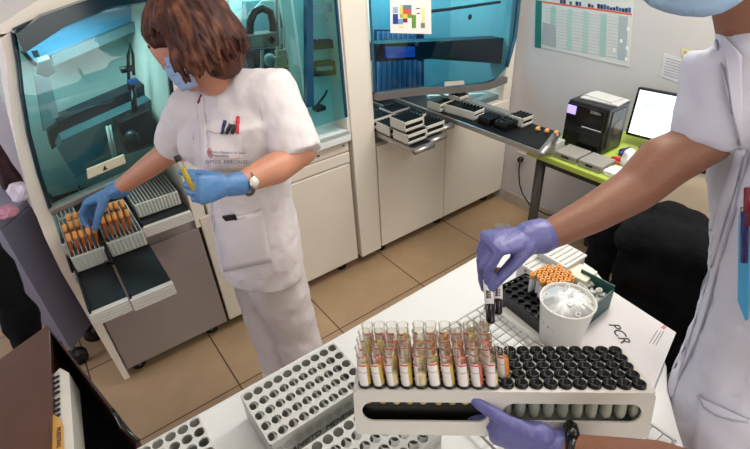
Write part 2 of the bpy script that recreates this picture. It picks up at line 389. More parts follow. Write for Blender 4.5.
# loading lanes under the hood of the first analyzer
def ribbed(mb, x0, x1, y, z0, z1, n=5):
    for k in range(n):
        z = z0 + (z1 - z0) * (k + .5) / n; yy = y + .003 * k
        mb.box(((x0 + x1) / 2, yy + .01, z), (x1 - x0, .022, (z1 - z0) / n * .82))
    mb.box(((x0 + x1) / 2, y + .022, (z0 + z1) / 2), (x1 - x0, .02, z1 - z0))
M_lane = mat('black_lane', (9, 10, 14), .5, spec=.3)
def lane(x0, x1, y0, y1, z, label):
    t = thing('loading_lane', label, 'loading tray', ((x0 + x1) / 2, (y0 + y1) / 2, z), 0, 'loading lanes of the first analyzer')
    m = MB(); box2(m, x0, x1, y0, y1, z - .012, z); m.box((x0 + .003, (y0 + y1) / 2, z + .008), (.006, y1 - y0, .022)); build('lane', m, M_lane, t)
    m = MB(); ribbed(m, x0 - .001, x1 + .001, y0 - .022, z - .034, z + .002); build('ribbed_end_cap', m, M_white, t)
lane(-.125, -.018, 1.72, 2.4, .79, 'short black loading lane at the far side of the analyzer, pushed in deepest')
lane(-.112, .000, 1.43, 2.4, .80, 'black loading lane, the one pulled out under the glove, ribbed white end')
lane(.006, .140, 1.42, 2.4, .80, 'black loading lane pulled out nearest the standing woman, ribbed white end')
lane(.150, .345, 1.86, 2.4, .79, 'dark loading lane pushed in beside the white tunic, ribbed white end')
b = MB(); b.tube([Y(106, 262, 1.58), (-.0, 1.62, .83), (.004, 1.75, .87), (.006, 1.9, .90), (.01, 2.1, .90)], [.006, .007, .007, .007, .006], 8)
tag(build('flat_cable', b, M_black, smooth=True), 'black divider strip running between the two pulled-out loading lanes', 'divider')

# carriers of tubes with orange caps
def sample_carrier(x0, x1, y0, y1, z, label, name='tube_carrier'):
    t = thing(name, label, 'tube rack', ((x0 + x1) / 2, (y0 + y1) / 2, z), 0, 'tube carriers on the loading lanes')
    m = MB(); n = max(3, int((x1 - x0) / .013))
    m.box(((x0 + x1) / 2, y0, z + .03), (x1 - x0, .008, .06))
    for k in range(n):
        x = x0 + (x1 - x0) * (k + .5) / n
        m.tube([(x, y0 - .001, z + .004), (x, y0 - .001, z + .058)], (x1 - x0) / n * .5, 8)
        m.box((x0 + (x1 - x0) * k / n, (y0 + y1) / 2, z + .03), (.0022, y1 - y0, .052))
    m.box((x1, (y0 + y1) / 2, z + .03), (.003, y1 - y0, .052)); m.box(((x0 + x1) / 2, y1, z + .03), (x1 - x0, .006, .06))
    build('frame', m, M_milky, t)
    m = MB(); box2(m, x0, x1, y0, y1, z, z + .008); build('floor_plate', m, M_milky, t)
    return t
sample_carrier(-.122, -.045, 1.83, 2.2, .793, 'translucent ribbed tube carrier beneath the gloved hand, at the far left of the bay')
sample_carrier(-.106, .000, 1.695, 2.02, .803, 'white tube carrier with orange-capped tubes below the gloved hand')
sample_carrier(.012, .135, 1.71, 2.02, .803, 'white tube carrier full of orange-capped tubes nearer the white tunic')
sample_carrier(.16, .335, 1.95, 2.25, .793, 'translucent tube carrier in the shade behind the forearm', 'tube_carrier')
M_serum = mat('dark_orange_serum', (150, 78, 36), .3, var=.3, scale=40)
M_lab = mat('tube_label_paper', (222, 214, 205), .6)
def cap_tube(loc, k, label, group, tilt):
    t = thing('capped_tube', label, 'sample tube', (0, 0, 0), 0, group)
    build('glass_body', MB().lathe([(0, -.055), (.0052, -.052), (.006, -.045), (.006, .012)], n=12), M_serum if k else M_lab, t, smooth=True)
    build('cap', MB().lathe([(0, .036), (.0066, .035), (.0082, .031), (.0085, .016), (.0078, .008), (0, .008)], n=14), M_orange, t, smooth=True)
    t.matrix_basis = Matrix.Translation(loc) @ tilt
    return t
TL = Matrix.Rotation(math.radians(-12), 4, 'X') @ Matrix.Rotation(math.radians(8), 4, 'Y')
protos = None
spots = [('white carrier nearer the tunic, front row', [(.028 + .021 * i, 1.785, .895) for i in range(5)]),
         ('white carrier nearer the tunic, back row', [(.028 + .021 * i, 1.85, .903) for i in range(5)]),
         ('carrier below the gloved hand, front row', [(-.092 + .021 * i, 1.765, .882) for i in range(5)]),
         ('carrier below the gloved hand, back row', [(-.092 + .021 * i, 1.83, .89) for i in range(5)]),
         ('carrier below the gloved hand, rear row', [(-.07 + .021 * i, 1.90, .89) for i in range(4)])]
for row, L in spots:
    for i, p in enumerate(L):
        lab = 'orange-capped sample tube, %s, %s from left' % (row, ORD[i])
        if protos is None:
            p0 = cap_tube(p, 1, lab, 'orange-capped tubes in the analyzer', TL); protos = p0
        else:
            q = Matrix.Rotation(math.radians(random.uniform(-4, 4)), 4, 'Y')
            dup(protos, M=Matrix.Translation(Vector(p) + Vector((0, random.uniform(-.002, .002), random.uniform(-.003, .003)))) @ q @ TL, label=lab)

# --- middle analyzer
A2 = thing('analyzer', 'middle analyzer behind the woman, bright cyan glass and a gantry inside', 'analyzer', (.8, 2.3, 0), 0)
b = MB(); box2(b, .43, 1.205, YF + .012, 2.62, .07, .82); build('base_cabinet', b, M_base, A2, bevel=.004)
b = MB(); box2(b, .385, 1.198, YF - .004, YF + .012, .075, .70); build('door', b, M_base, A2, bevel=.005)
b = MB(); box2(b, .43, 1.202, YF - .002, YF + .012, .707, .765); build('drawer', b, M_base, A2, bevel=.004)
b = MB(); box2(b, .43, 1.202, YF - .0, YF + .012, .772, .826); dr = build('drawer', b, M_base, A2, bevel=.004)
b = MB(); b.box((1.02, YF - .002, .80), (.012, .006, .006)); b.box((1.17, YF - .002, .81), (.012, .006, .006)); build('catch', b, M_dark, dr)
b = MB(); box2(b, .62, 1.205, YF - .03, 2.5, .87, .885); box2(b, .62, 1.205, YF - .03, YF - .01, .835, .885); build('ledge', b, mat('ledge_white', (225, 232, 232), .35), A2, bevel=.006)
b = MB(); box2(b, 1.0, 1.205, 2.06, 2.08, .885, 1.75); build('inner_white_wall', b, M_in, A2)
b = MB(); box2(b, .62, 1.205, 2.50, 2.56, .83, 1.75); build('back_panel', b, M_in, A2)
b = MB(); b.prism([(.66, YF, .83), (.70, YF, .83), (.735, YF, 1.72), (.64, YF, 1.72)], (0, .06, 0)); build('side_frame', b, M_body, A2, bevel=.01)
b = MB(); box2(b, 1.205, 1.222, YF, 2.6, .83, 1.75); build('side_panel', b, M_body, A2)
gz = MB(); rows = [[(.715 + .26 * q, YF - .02 - .02 * math.sin(PI * q), z) for q in [i / 6 for i in range(7)]] for z in (1.0, 1.25, 1.5, 1.72)]
gz.grid(rows); build('hood_glass', gz, G_dark, A2, smooth=True)
gz = MB(); gz.grid([[(.99 + .215 * q, YF - .012, z) for q in (0, .33, .66, 1)] for z in (.955, 1.2, 1.45, 1.72)]); build('side_glass', gz, glass('side_glass_cyan', (150, 218, 228), .05), A2)
b = MB(); pY(b, [(307, 108), (307, -6), (313, -6), (314, 106)], YF - .03, .03); build('hood_divider', b, mat('hood_frame_blue', (14, 66, 96), .25), A2); b = MB(); b.tube([(1.195, YF - .015, .96), (1.195, YF - .015, 1.73)], .008); build('hood_frame', b, mat('hood_frame_blue', (14, 66, 96), .25), A2)
b = MB(); pY(b, [(335, -2), (348, -2), (347, 96), (342, 100), (341, 70), (337, 66), (338, 40), (334, 22)], 1.985, .02); build('inner_blue_panel', b, mat('inner_cyan_panel', (14, 138, 172), .35), A2)
b = MB(); pY(b, [(313, 5), (346, 2), (346, 11), (313, 13)], 1.98, .01); build('inner_strip', b, mat('inner_strip_pink', (200, 180, 180), .5), A2)
b = MB(); pY(b, [(313, 42), (336, 40), (336, 48), (313, 50)], 2.0, .05)
for k in range(5): b.tube([Y(315 + 5 * k, 44, 2.02), Y(315 + 5 * k, 39, 2.02)], .006, 8)
build('inner_manifold', b, M_ind, A2)
b = MB(); pY(b, [(313, 63), (336, 61), (336, 75), (313, 77)], 2.0, .05); build('inner_module', b, M_ind, A2)
b = MB(); pY(b, [(317, 67), (333, 66), (333, 70), (317, 71)], 1.99, .01); build('inner_module_slot', b, M_in2, A2)
b = MB(); b.ball(Y(331, 19, 2.03), .018, (1.3, .5, .35)); build('inner_vent', b, M_ind, A2, smooth=True)
b = MB(); b.tube([Y(315, 108, 2.0), Y(325, 95, 2.0), Y(327, 90, 2.0)], .006, 8); b.box(Y(319, 108, 2.02), (.05, .05, .02)); build('inner_clamp', b, M_ind, A2)
# gantry: arch hose, gripper head, rods
b = MB()
ar = [(250, 38), (250, 22), (254, 12), (262, 8), (270, 12), (273, 24), (273, 36)]
b.tube([Y(x, y, 2.1) for x, y in ar], .017, 10); build('gantry_hose', b, M_dark, A2, smooth=True)
b = MB(); pY(b, [(245, 36), (279, 32), (280, 46), (246, 50)], 2.05, .08); gh = build('gantry_head', b, mat('gantry_olive_grey', (98, 98, 90), .4), A2, bevel=.004)
b = MB(); pY(b, [(251, 38), (263, 37), (263, 46), (251, 47)], 2.045, .006); build('gantry_plate', b, mat('gantry_plate_grey', (125, 122, 112), .4), gh)
b = MB(); pY(b, [(268, 40), (272, 36), (276, 40), (272, 44)], 2.045, .006); build('diamond_mark', b, M_black, gh)
b = MB(); b.tube([Y(277, -4, 2.12), Y(279, 90, 2.12)], .011); b.tube([Y(284, -4, 2.15), Y(285, 60, 2.15)], .008); b.tube([Y(262, 50, 2.1), Y(262, 88, 2.1)], .008); b.box(Y(280, 62, 2.1), (.05, .04, .05)); b.box(Y(282, 52, 2.1), (.06, .03, .02)); build('gantry_rod', b, M_metal, A2)
b = MB(); b.tube([Y(x, y, 2.18) for x, y in [(248, 34), (250, 14), (262, 2), (280, 0), (290, 4), (296, 2)]], .007, 8); build('inner_hose', b, M_in, A2, smooth=True)
b = MB(); pY(b, [(288, 8), (302, 6), (303, 30), (290, 30)], 2.25, .1); pY(b, [(290, 60), (306, 58), (306, 80), (292, 78)], 2.2, .1); pY(b, [(244, 50), (306, 46), (308, 106), (258, 106)], 2.3, .1); build('inner_gearbox', b, M_ind, A2)
b = MB(); pY(b, [(246, 2), (300, -4), (304, 46), (246, 50)], 2.42, .05); build('inner_panel', b, mat('inner_panel_teal', (98, 140, 146), .5), A2)
b = MB(); b.ball(Y(270, 60, 2.15), .03); b.ball(Y(292, 66, 2.15), .022); b.box(Y(300, 68, 2.15), (.04, .05, .03)); b.tube([Y(262, 70, 2.1), Y(275, 74, 2.1), Y(290, 70, 2.1)], .008); build('inner_valve', b, M_in2, A2)
for x in (.50, .82, 1.12): foot(A2, x, 2.02)

# --- right-hand analyzer
A3 = thing('analyzer', 'wide analyzer beside the poster wall, blue glass hood above two cream doors', 'analyzer', (1.83, 2.3, 0), 0)
b = MB(); box2(b, 1.222, 1.366, YF - .01, 2.62, .07, 1.78); build('side_panel', b, M_body, A3, bevel=.004)
b = MB(); box2(b, 2.39, 2.465, YF, 2.62, .07, 1.78); build('side_panel', b, M_body, A3, bevel=.004)
b = MB(); box2(b, 1.372, 2.385, YF + .012, 2.62, .07, .745); build('base_cabinet', b, M_base, A3)
b = MB(); box2(b, 1.378, 1.888, YF - .004, YF + .012, .075, .74); build('door', b, M_body, A3, bevel=.004)
b = MB(); box2(b, 1.893, 2.44, YF - .004, YF + .012, .075, .74); build('door', b, M_body, A3, bevel=.004)
b = MB(); box2(b, 1.37, 2.39, 2.44, 2.50, .745, 1.78); build('back_panel', b, M_in, A3)
b = MB(); box2(b, 1.37, 2.39, 1.98, 2.50, .745, .775); build('deck', b, M_in2, A3)
def m3b(q):  # lower edge of the hood, left to right
    pts = [(0, 1.005), (.3, .965), (.6, .905), (.85, .868), (1, .875)]
    for (q0, z0), (q1, z1) in zip(pts, pts[1:]):
        if q <= q1: return z0 + (z1 - z0) * (q - q0) / (q1 - q0)
    return .875
rows = []
for k in range(9):
    row = []
    for j in range(17):
        q = j / 16; zb = m3b(q) + .03; xr = 2.37 + .05 * min(1, k / 2) - .04 * max(0, (k - 4) / 4)
        x = 1.372 + (xr - 1.372) * q
        if k < 3 and q > .9: zb += (q - .9) * .6 * (3 - k) / 3
        row.append((x, YF - .02 - .05 * math.sin(PI * k / 8) * math.sin(PI * q) ** .5, zb + (1.76 - zb) * k / 8))
    rows.append(row)
g = MB(); g.grid(rows); build('hood_glass', g, G_mid, A3, smooth=True)
b = MB()
for (q0, q1) in [(i / 12, (i + 1) / 12) for i in range(12)]:
    x0, x1 = 1.37 + q0 * .99, 1.37 + q1 * .99
    b.prism([(x0, YF - .045, m3b(q0)), (x1, YF - .045, m3b(q1)), (x1, YF - .045, m3b(q1) + .036), (x0, YF - .045, m3b(q0) + .036)], (0, .045, 0))
bmesh.ops.remove_doubles(b.b, verts=b.b.verts, dist=.0005); build('handle_bar', b, M_bar, A3)
b = MB(); b.tube([r[-1] for r in rows], .012, 8); build('hood_frame', b, mat('hood_frame_teal', (40, 92, 112), .3), A3, smooth=True)
b = MB(); b.tube([r[0] for r in rows], .006, 8); build('hood_frame', b, MATS['hood_frame_teal'], A3, smooth=True)
b = MB(); pY(b, [(444.5, 82), (464, 80.5), (464.5, 84.5), (445, 86.5)], YF - .05, .006); build('name_plate', b, mat('name_plate_grey', (190, 188, 180), .5), A3)
b = MB(); pY(b, [(376, 44), (505, 38), (505, 64), (430, 59), (376, 62)], 1.98, .10); build('inner_rail', b, M_ind, A3)
b = MB(); pY(b, [(386, 47), (415, 47), (415, 57), (386, 58)], 1.965, .012); build('inner_blue_block', b, mat('inner_cobalt', (70, 110, 215), .4, emit=.15), A3)
for k in range(9):
    b = MB(); pY(b, [(379 + 5 * k, 32 if k < 8 else 62), (381.4 + 5 * k, 32 if k < 8 else 62), (381.4 + 5 * k, 94), (379 + 5 * k, 94)], 2.28, .02); build('inner_rod', b, mat('inner_rod_pale', (150, 185, 225), .4), A3)
b = MB(); pY(b, [(377, 30), (424, 30), (424, 96), (377, 96)], 2.34, .03); build('inner_shade_panel', b, mat('inner_navy', (24, 52, 96), .5), A3)
b = MB(); b.ball(Y(470, 17, 2.1), .016, (1, .3, 1)); build('inner_knob', b, M_ind, A3, smooth=True)
b = MB(); b.tube([Y(425, 12, 2.0), Y(450, 9, 2.0), Y(500, 2, 2.0)], .008, 8); build('inner_hose', b, M_ind, A3, smooth=True)
b = MB(); pY(b, [(430, 96), (500, 93), (500, 104), (430, 106)], 2.05, .03); build('inner_light_strip', b, M_in, A3)
for x in (1.42, 1.9, 2.36): foot(A3, x, 2.02)
# paper taped on its glass
pp = thing('taped_sheet', 'white sheet with coloured squares taped on the blue glass hood', 'paper sheet', Y(410, 17, YF - .09))
b = MB(); pY(b, [(390, -1), (431, 0), (431.5, 34), (390.5, 33)], YF - .09, .0015); build('sheet', b, M_paper, pp)
sq = [(393, 7, 398, 13, (150, 180, 200)), (393, 14, 398, 24, (30, 60, 150)), (400, 5, 403, 14, (225, 215, 110)), (403, 5, 411.5, 9, (90, 130, 150)), (403, 9, 411.5, 14, (205, 90, 70)), (400, 14, 403, 18, (150, 185, 110)), (403, 14, 407.5, 18.5, (235, 195, 70)), (407.5, 14, 412, 18, (110, 150, 80)), (403, 18.5, 407.5, 22.5, (120, 40, 60)), (412, 15, 416, 28, (100, 145, 60)), (398, 19, 403, 24, (120, 160, 200)), (421, 23, 425, 28, (125, 125, 120)), (422, 8, 425, 22, (225, 220, 160)), (417, 13, 420, 14, (60, 60, 60)), (416, 8, 420, 9, (90, 90, 90)), (399, 26, 404, 28, (220, 225, 150))]
for i, (x0, y0, x1, y1, c) in enumerate(sq):
    b = MB(); pY(b, [(x0, y0), (x1, y0), (x1, y1), (x0, y1)], YF - .0915, .001); build('coloured_square', b, mat('square_%d' % i, c, .7), pp)

# sliding trays and racks of the right-hand analyzer
def pull_tray(x0, x1, y0, y1, z, label, skew=0, sl=0):
    t = thing('pull_tray', label, 'pull-out tray', ((x0 + x1) / 2, (y0 + y1) / 2, z), 0, 'pull-out trays of the wide analyzer')
    m = MB(); m.prism([(x0 + skew, y0, z - .03), (x1 + skew, y0 + sl, z - .03), (x1, y1, z - .03), (x0, y1, z - .03)], (0, 0, .028)); build('tray', m, M_metal, t, bevel=.004)
    m = MB(); m.prism([(x0 + skew + .008, y0 + .02, z - .002), (x1 + skew - .008, y0 + .02 + sl, z - .002), (x1 - .008, y1, z - .002), (x0 + .008, y1, z - .002)], (0, 0, .004)); build('liner', m, M_lane, t)
    m = MB(); m.tube([(x0 + skew, y0, z - .015), (x1 + skew, y0 + sl, z - .015)], .014, 12); build('rounded_lip', m, M_metal, t, smooth=True)
    return t
pull_tray(1.375, 1.50, 1.62, 2.35, .83, 'short metal pull-out tray next to the cream column, lowest racks on it')
pull_tray(1.51, 1.62, 1.66, 2.35, .83, 'short metal pull-out tray, second from the cream column')
pull_tray(1.63, 1.73, 1.72, 2.35, .84, 'short metal pull-out tray between the two rack groups')
pull_tray(1.745, 1.985, 1.17, 2.30, .855, 'long metal pull-out tray reaching over the green desk', .0, .085)
def slot_rack(c, d, label, group='white slotted racks on the wide analyzer', rot=0):
    t = thing('slotted_rack', label, 'tube rack', (0, 0, 0), 0, group)
    x, y, z = d[0] / 2, d[1] / 2, d[2]
    m = MB()
    m.box((0, 0, .004), (d[0], d[1], .008))
    for s in (-1, 1):
        m.box((s * (x - .003), 0, z / 2), (.006, d[1], z)); 
        m.box((0, s * (y - .0025), z - .009), (d[0], .005, .016)); m.box((0, s * (y - .0025), .009), (d[0], .005, .018))
    build('frame', m, M_rackw, t, bevel=.0015)
    m = MB(); m.box((0, 0, z / 2), (d[0] - .014, d[1] - .012, z - .008)); nx = max(2, round(d[0] / .022)); ny = max(2, round(d[1] / .022))
    for i in range(nx):
        for j in range(ny):
            m.cyl((-x + d[0] * (i + .5) / nx, -y + d[1] * (j + .5) / ny, z - .003), .0088, .006, 10)
    build('black_inserts', m, M_black, t)
    t.location = c; t.rotation_euler = (0, 0, rot); return t
rl = [((1.43, 1.72, .836), 'white slotted rack with black inserts, nearest the cream column and the room'), ((1.57, 1.74, .836), 'white slotted rack, front one on the second short tray'),
      ((1.43, 1.86, .836), 'white slotted rack, second row, against the cream column'), ((1.57, 1.88, .836), 'white slotted rack, second row on the second short tray'),
      ((1.43, 2.00, .836), 'white slotted rack, rear row, against the cream column'), ((1.57, 2.02, .836), 'white slotted rack, rear row on the second short tray')]
r0 = None
for p, lab in rl:
    if r0 is None: r0 = slot_rack(p, (.125, .115, .055), lab)
    else: dup(r0, loc=p, label=lab)
dup(r0, loc=(1.43, 1.74, .895), label='white slotted rack stacked on top of the one nearest the cream column')
slot_rack((1.83, 1.74, .857), (.09, .20, .045), 'long white slotted rack at the near side of the long tray', rot=.1)
slot_rack((1.80, 1.90, .857), (.10, .10, .045), 'white slotted rack deeper on the long tray beneath the hood', rot=.05)
slot_rack((1.95, 1.90, .857), (.08, .09, .045), 'small white slotted rack at the back of the long tray')
slot_rack((1.93, 1.44, .857), (.085, .085, .05), 'small white slotted rack at the outer end of the long tray')
m = MB(); m.box((1.925, 1.67, .885), (.06, .32, .02))
for k in range(15): m.cyl((1.905, 1.53 + .020 * k, .895), .007, .006, 8)
tag(build('reagent_strip', m, mat('reagent_strip_grey', (120, 120, 118), .4)), 'long grey perforated reagent strip lying on the long pull-out tray', 'reagent strip')
for k, (x, y) in enumerate([(1.83, 1.56), (1.84, 1.46)]):
    m = MB(); m.box((x, y, .877), (.085, .08, .038))
    for i in range(3):
        for j in range(3): m.cyl((x - .03 + .03 * i, y - .025 + .025 * j, .895), .009, .006, 10)
    tag(build('black_block', m, M_black, bevel=.002), ['black tube block beside the long white slotted rack', 'black tube block nearest the outer end of the long tray'][k], 'tube block', 'black tube blocks on the long tray')

# ------------------------------------------------------------------ right wall: poster, notices, socket
def pX(mb, pts, x, d): return mb.prism([X(px, py, x) for px, py in pts], (-d, 0, 0))
XP = XW - .001
po = thing('wall_poster', 'large printed wall chart with a green strip and an orange header line', 'poster', X(585, 35, XP))
b = MB(); pX(b, [(541, -14), (634, -3), (629, 67), (541, 47)], XP, .002); build('sheet', b, mat('poster_paper', (205, 206, 202), .6), po)
b = MB(); pX(b, [(536, 0), (542, 1), (541, 48), (535, 47)], XP - .002, .002); build('green_strip', b, mat('poster_green', (22, 112, 100), .6), po)
b = MB(); pX(b, [(542.5, 1), (632, 13.5), (632, 15.3), (542.5, 2.6)], XP - .002, .001); build('header_line', b, mat('poster_orange', (214, 96, 66), .6), po)
for k, (x0, w_, col) in enumerate([(551, 5, (150, 190, 176)), (568, 5, (165, 196, 184)), (584, 5, (165, 196, 184)), (601, 6, (150, 188, 180)), (619, 9, (160, 172, 176))]):
    dy = (x0 - 543) * .14
    b = MB(); pX(b, [(x0, 5 + dy), (x0 + w_, 6 + dy), (x0 + w_ - 1.5, 46 + dy * 1.35), (x0 - 1.5, 45 + dy * 1.35)], XP - .002, .001); build('column_band', b, mat('poster_band_%d' % k, col, .7), po)
b = MB(); pX(b, [(543, 22), (556, 26), (556, 48), (541, 44)], XP - .003, .001); build('grey_block', b, mat('poster_grey', (160, 164, 166), .7), po)
rr = random.Random(3)
for k in range(24):
    x0 = 557 + k * 3.1; dy = (x0 - 542) * .135
    if rr.random() < .25: continue
    hh = rr.uniform(3, 5.5); c = rr.choice([(30, 60, 110), (50, 90, 140), (60, 60, 70), (110, 130, 150), (20, 40, 80)])
    b = MB(); pX(b, [(x0, 1.2 + dy - hh), (x0 + 2.6, 1.6 + dy - hh), (x0 + 2.6, 1.2 + dy), (x0, .8 + dy)], XP - .002, .001); build('header_letters', b, mat('poster_ink_%d' % (k % 4), c, .7), po)
for r in range(13):
    b = MB()
    y0 = 8 + r * 3.05
    pX(b, [(545, y0), (626, y0 + 10.8 + r * .33), (626, y0 + 11.2 + r * .33), (545, y0 + .4)], XP - .0025, .0008); build('ruled_line', b, mat('poster_rule', (172, 176, 176), .8), po)
for x, y in [(627, 27), (620, 39), (626, 46), (613, 48), (625, 57)]:
    b = MB(); pX(b, [(x, y), (x + 2.6, y + .4), (x + 2.4, y + 4), (x - .2, y + 3.6)], XP - .0035, .0008); build('white_cell', b, M_paper, po)
no = thing('wall_notice', 'small typed notice sheet on the wall above the monitor', 'paper sheet', X(675, 70, XP))
b = MB(); pX(b, [(664, 53), (695, 63), (692, 88), (660.5, 76)], XP, .0015); build('sheet', b, mat('notice_paper', (206, 204, 206), .7), no)
for r in range(7):
    b = MB(); y0 = 57.5 + r * 2.7
    pX(b, [(666 - r * .4, y0), (690 - r * .4, y0 + 7), (690 - r * .4, y0 + 7.8), (666 - r * .4, y0 + .8)], XP - .0015, .0008); build('text_line', b, mat('notice_text', (150, 150, 156), .8), no)
st = thing('wall_sticker', 'small yellow sticker at the top corner of the typed notice', 'sticker', X(688, 52, XP))
b = MB(); pX(b, [(682, 48), (694, 51), (694, 59), (682, 56)], XP - .003, .001); build('sticker_base', b, mat('sticker_yellow', (215, 205, 160), .7), st)
b = MB(); pX(b, [(684, 51), (688, 52), (688, 54), (684, 53)], XP - .004, .001); pX(b, [(689, 53), (693, 54), (693, 57), (689, 56)], XP - .004, .001); build('print', b, mat('sticker_ochre', (180, 150, 60), .7), st)
so = thing('wall_socket', 'white wall socket with a black plug, low beside the desk leg', 'socket', X(521, 159, XW))
b = MB(); b.box(X(521, 158, XW - .005), (.01, .08, .08)); build('cover', b, mat('socket_white', (196, 190, 182), .4), so, bevel=.003)
b = MB(); b.tube([X(521, 159, XW - .01), X(520, 160, XW - .045)], .019, 14); build('plug', b, M_black, so, smooth=True)
b = MB(); b.tube([X(520, 160, XW - .045), X(519, 170, XW - .05), X(519.5, 184, XW - .04), X(523, 195, XW - .05), X(530, 205, XW - .08), X(545, 214, XW - .15), X(560, 218, XW - .2)], .0045, 8)
tag(build('power_cable', b, M_black, smooth=True), 'black power cable hanging from the low wall socket to the floor', 'cable')

# ------------------------------------------------------------------ desk with label printer and monitor
DK = thing('desk', 'lime green desk top on dark steel legs under the black printer', 'desk', (2.19, .6, 0))
b = MB(); box2(b, 1.90, XW - .008, -.55, 1.36, .722, .75); build('desk_top', b, M_green, DK, bevel=.003)
for (x, y) in ((1.95, 1.30), (2.42, 1.20), (1.95, -.48), (2.42, -.48)):
    b = MB(); b.tube([(x, y, .0), (x, y, .722)], .025, 14); build('leg', b, mat('leg_grey_steel', (88, 84, 80), .35, .5), DK, smooth=True)
for x in (1.95, 2.42):
    b = MB(); b.box((x, .41, .70), (.03, 1.75, .035)); build('rail', b, M_dark, DK)
PR = thing('label_printer', 'black label printer with a small lilac display on the green desk', 'printer', (2.2, 1.16, .75))
PX0, PX1, PY0, PY1 = 2.085, 2.26, 1.075, 1.29
b = MB(); box2(b, PX0, PX1, PY0, PY1, .752, .985); build('casing', b, mat('printer_black', (20, 20, 23), .3), PR, bevel=.008)
b = MB(); box2(b, PX0 - .012, PX0 + .002, PY0 + .01, PY1 - .004, .765, .975); build('front_cover', b, M_black, PR, bevel=.005)
b = MB(); box2(b, PX0 - .017, PX0 - .010, 1.235, 1.280, .925, .965); build('display', b, mat('lilac_display', (170, 150, 235), .3, emit=1.2), PR)
b = MB(); box2(b, PX0 - .015, PX0 - .010, 1.09, 1.19, .875, .879); build('paper_slot', b, M_white, PR)
b = MB(); box2(b, PX0 - .018, PX0 - .010, 1.07, 1.205, .845, .87); build('slot_lip', b, M_dark, PR)
b = MB(); box2(b, PX0 + .03, PX1 - .03, PY0 - .004, PY0 + .002, .775, .965); build('side_door', b, mat('printer_side_grey', (62, 60, 60), .25), PR, bevel=.002)
b = MB(); b.tube([(2.18, PY0 - .006, .875), (2.18, PY0, .875)], .035, 20); build('roll_window', b, mat('window_smoke', (98, 84, 74), .2), PR)
text('brand_lettering', 'ZEBRA', .018, frame((PX0 - .0128, 1.135, .957), (0, -1, 0), (0, 0, 1)), mat('lettering_grey', (170, 170, 175), .5), PR)
b = MB(); b.box((2.19, 1.17, .989), (.11, .19, .006), Matrix.Rotation(.08, 4, 'Z')); b.box((2.20, 1.18, .995), (.09, .15, .005), Matrix.Rotation(-.1, 4, 'Z'))
tag(build('paper_stack', b, mat('paper_grey', (190, 188, 184), .8)), 'loose white papers lying on top of the black printer', 'papers')
for k, (y0, y1, lab) in enumerate([(1.10, 1.22, 'grey flat plastic case at the desk corner beside the tube ends'), (.975, 1.09, 'grey flat plastic case with dark lettering in front of the printer')]):
    t = thing('flat_case', lab, 'plastic case', (1.98, (y0 + y1) / 2, .75), 0, 'flat cases on the desk')
    b = MB(); box2(b, 1.925, 2.045, y0, y1, .751, .785); build('case', b, mat('case_grey', (150, 146, 138), .4), t, bevel=.004)
    b = MB(); box2(b, 1.9235, 1.926, y0 + .04, y1 - .04, .765, .775); build('lettering', b, M_dark, t)
    b = MB(); box2(b, 1.925, 2.045, y0 - .001, y1 + .001, .769, .771); build('lid_seam', b, M_bar, t)
# box stood against the wall behind the printer
b = MB(); box2(b, 2.20, 2.34, 1.31, 1.40, .751, .93) if False else box2(b, 2.26, 2.40, 1.305, 1.355, .751, .93)
tag(build('white_carton', b, mat('carton_white', (196, 200, 196), .7), bevel=.002), 'white carton on the desk between the wall and the black printer', 'carton')
def crumple(name, c, r, m, label, cat, sc=(1, 1, .6), seed=0):
    mb = MB(); q = bmesh.ops.create_icosphere(mb.b, subdivisions=3, radius=r)
    for v in q['verts']:
        n = noise.noise(v.co * (2.2 / r) * .6 + Vector((seed, 0, 0))); v.co *= 1 + .55 * n
        v.co.x *= sc[0]; v.co.y *= sc[1]; v.co.z *= sc[2]
        v.co.z = max(v.co.z, -r * sc[2] * .55)
    bmesh.ops.translate(mb.b, verts=mb.b.verts, vec=Vector(c) + Vector((0, 0, r * sc[2] * .55)))
    return tag(build(name, mb, m), label, cat)
crumple('crumpled_tissue', (1.965, .905, .751), .045, M_paper, 'crumpled white tissue at the desk edge near the printer', 'tissue', (1, 1.3, .5), 1)
crumple('crumpled_tissue', (2.08, .93, .751), .045, M_paper, 'crumpled white tissue standing up behind the low crumpled tissue', 'tissue', (.8, .8, 1.2), 4)
crumple('blue_packet', (2.20, 1.0, .751), .035, M_blue, 'small dark blue packet beside the printer foot', 'packet', (1, 1.2, .6), 7)
crumple('red_packet', (2.10, .985, .751), .03, M_red, 'small red packet beside the printer foot', 'packet', (1, 1.2, .5), 9)
MO = thing('monitor', 'flat monitor with a white lit screen and black bezel', 'monitor', (2.36, .95, .75))
mf = frame((2.33, .905, .918), (.1, -1, 0), (.06, 0, 1))
def mbox(c, d): return MB().box(c, d) 
b = MB(); b.box((0, 0, -.01), (.36, .235, .03)); b.b.transform(mf); build('bezel', b, M_black, MO, bevel=.004)
b = MB(); b.box((.0, .003, .006), (.335, .212, .003)); b.b.transform(mf); scr = build('screen', b, mat('screen_white', (225, 235, 255), .3, emit=.95), MO)
b = MB()
for k in range(4): b.box((-.08, .08 - .012 * k, .008), (.12, .003, .001))
b.box((.05, .095, .008), (.08, .005, .001)); b.b.transform(mf); build('screen_text', b, mat('screen_text', (150, 175, 210), .5, emit=.4), scr)
b = MB(); b.box((2.37, .90, .80), (.03, .05, .10)); b.box((2.36, .90, .758), (.13, .2, .010)); build('stand', b, M_black, MO)
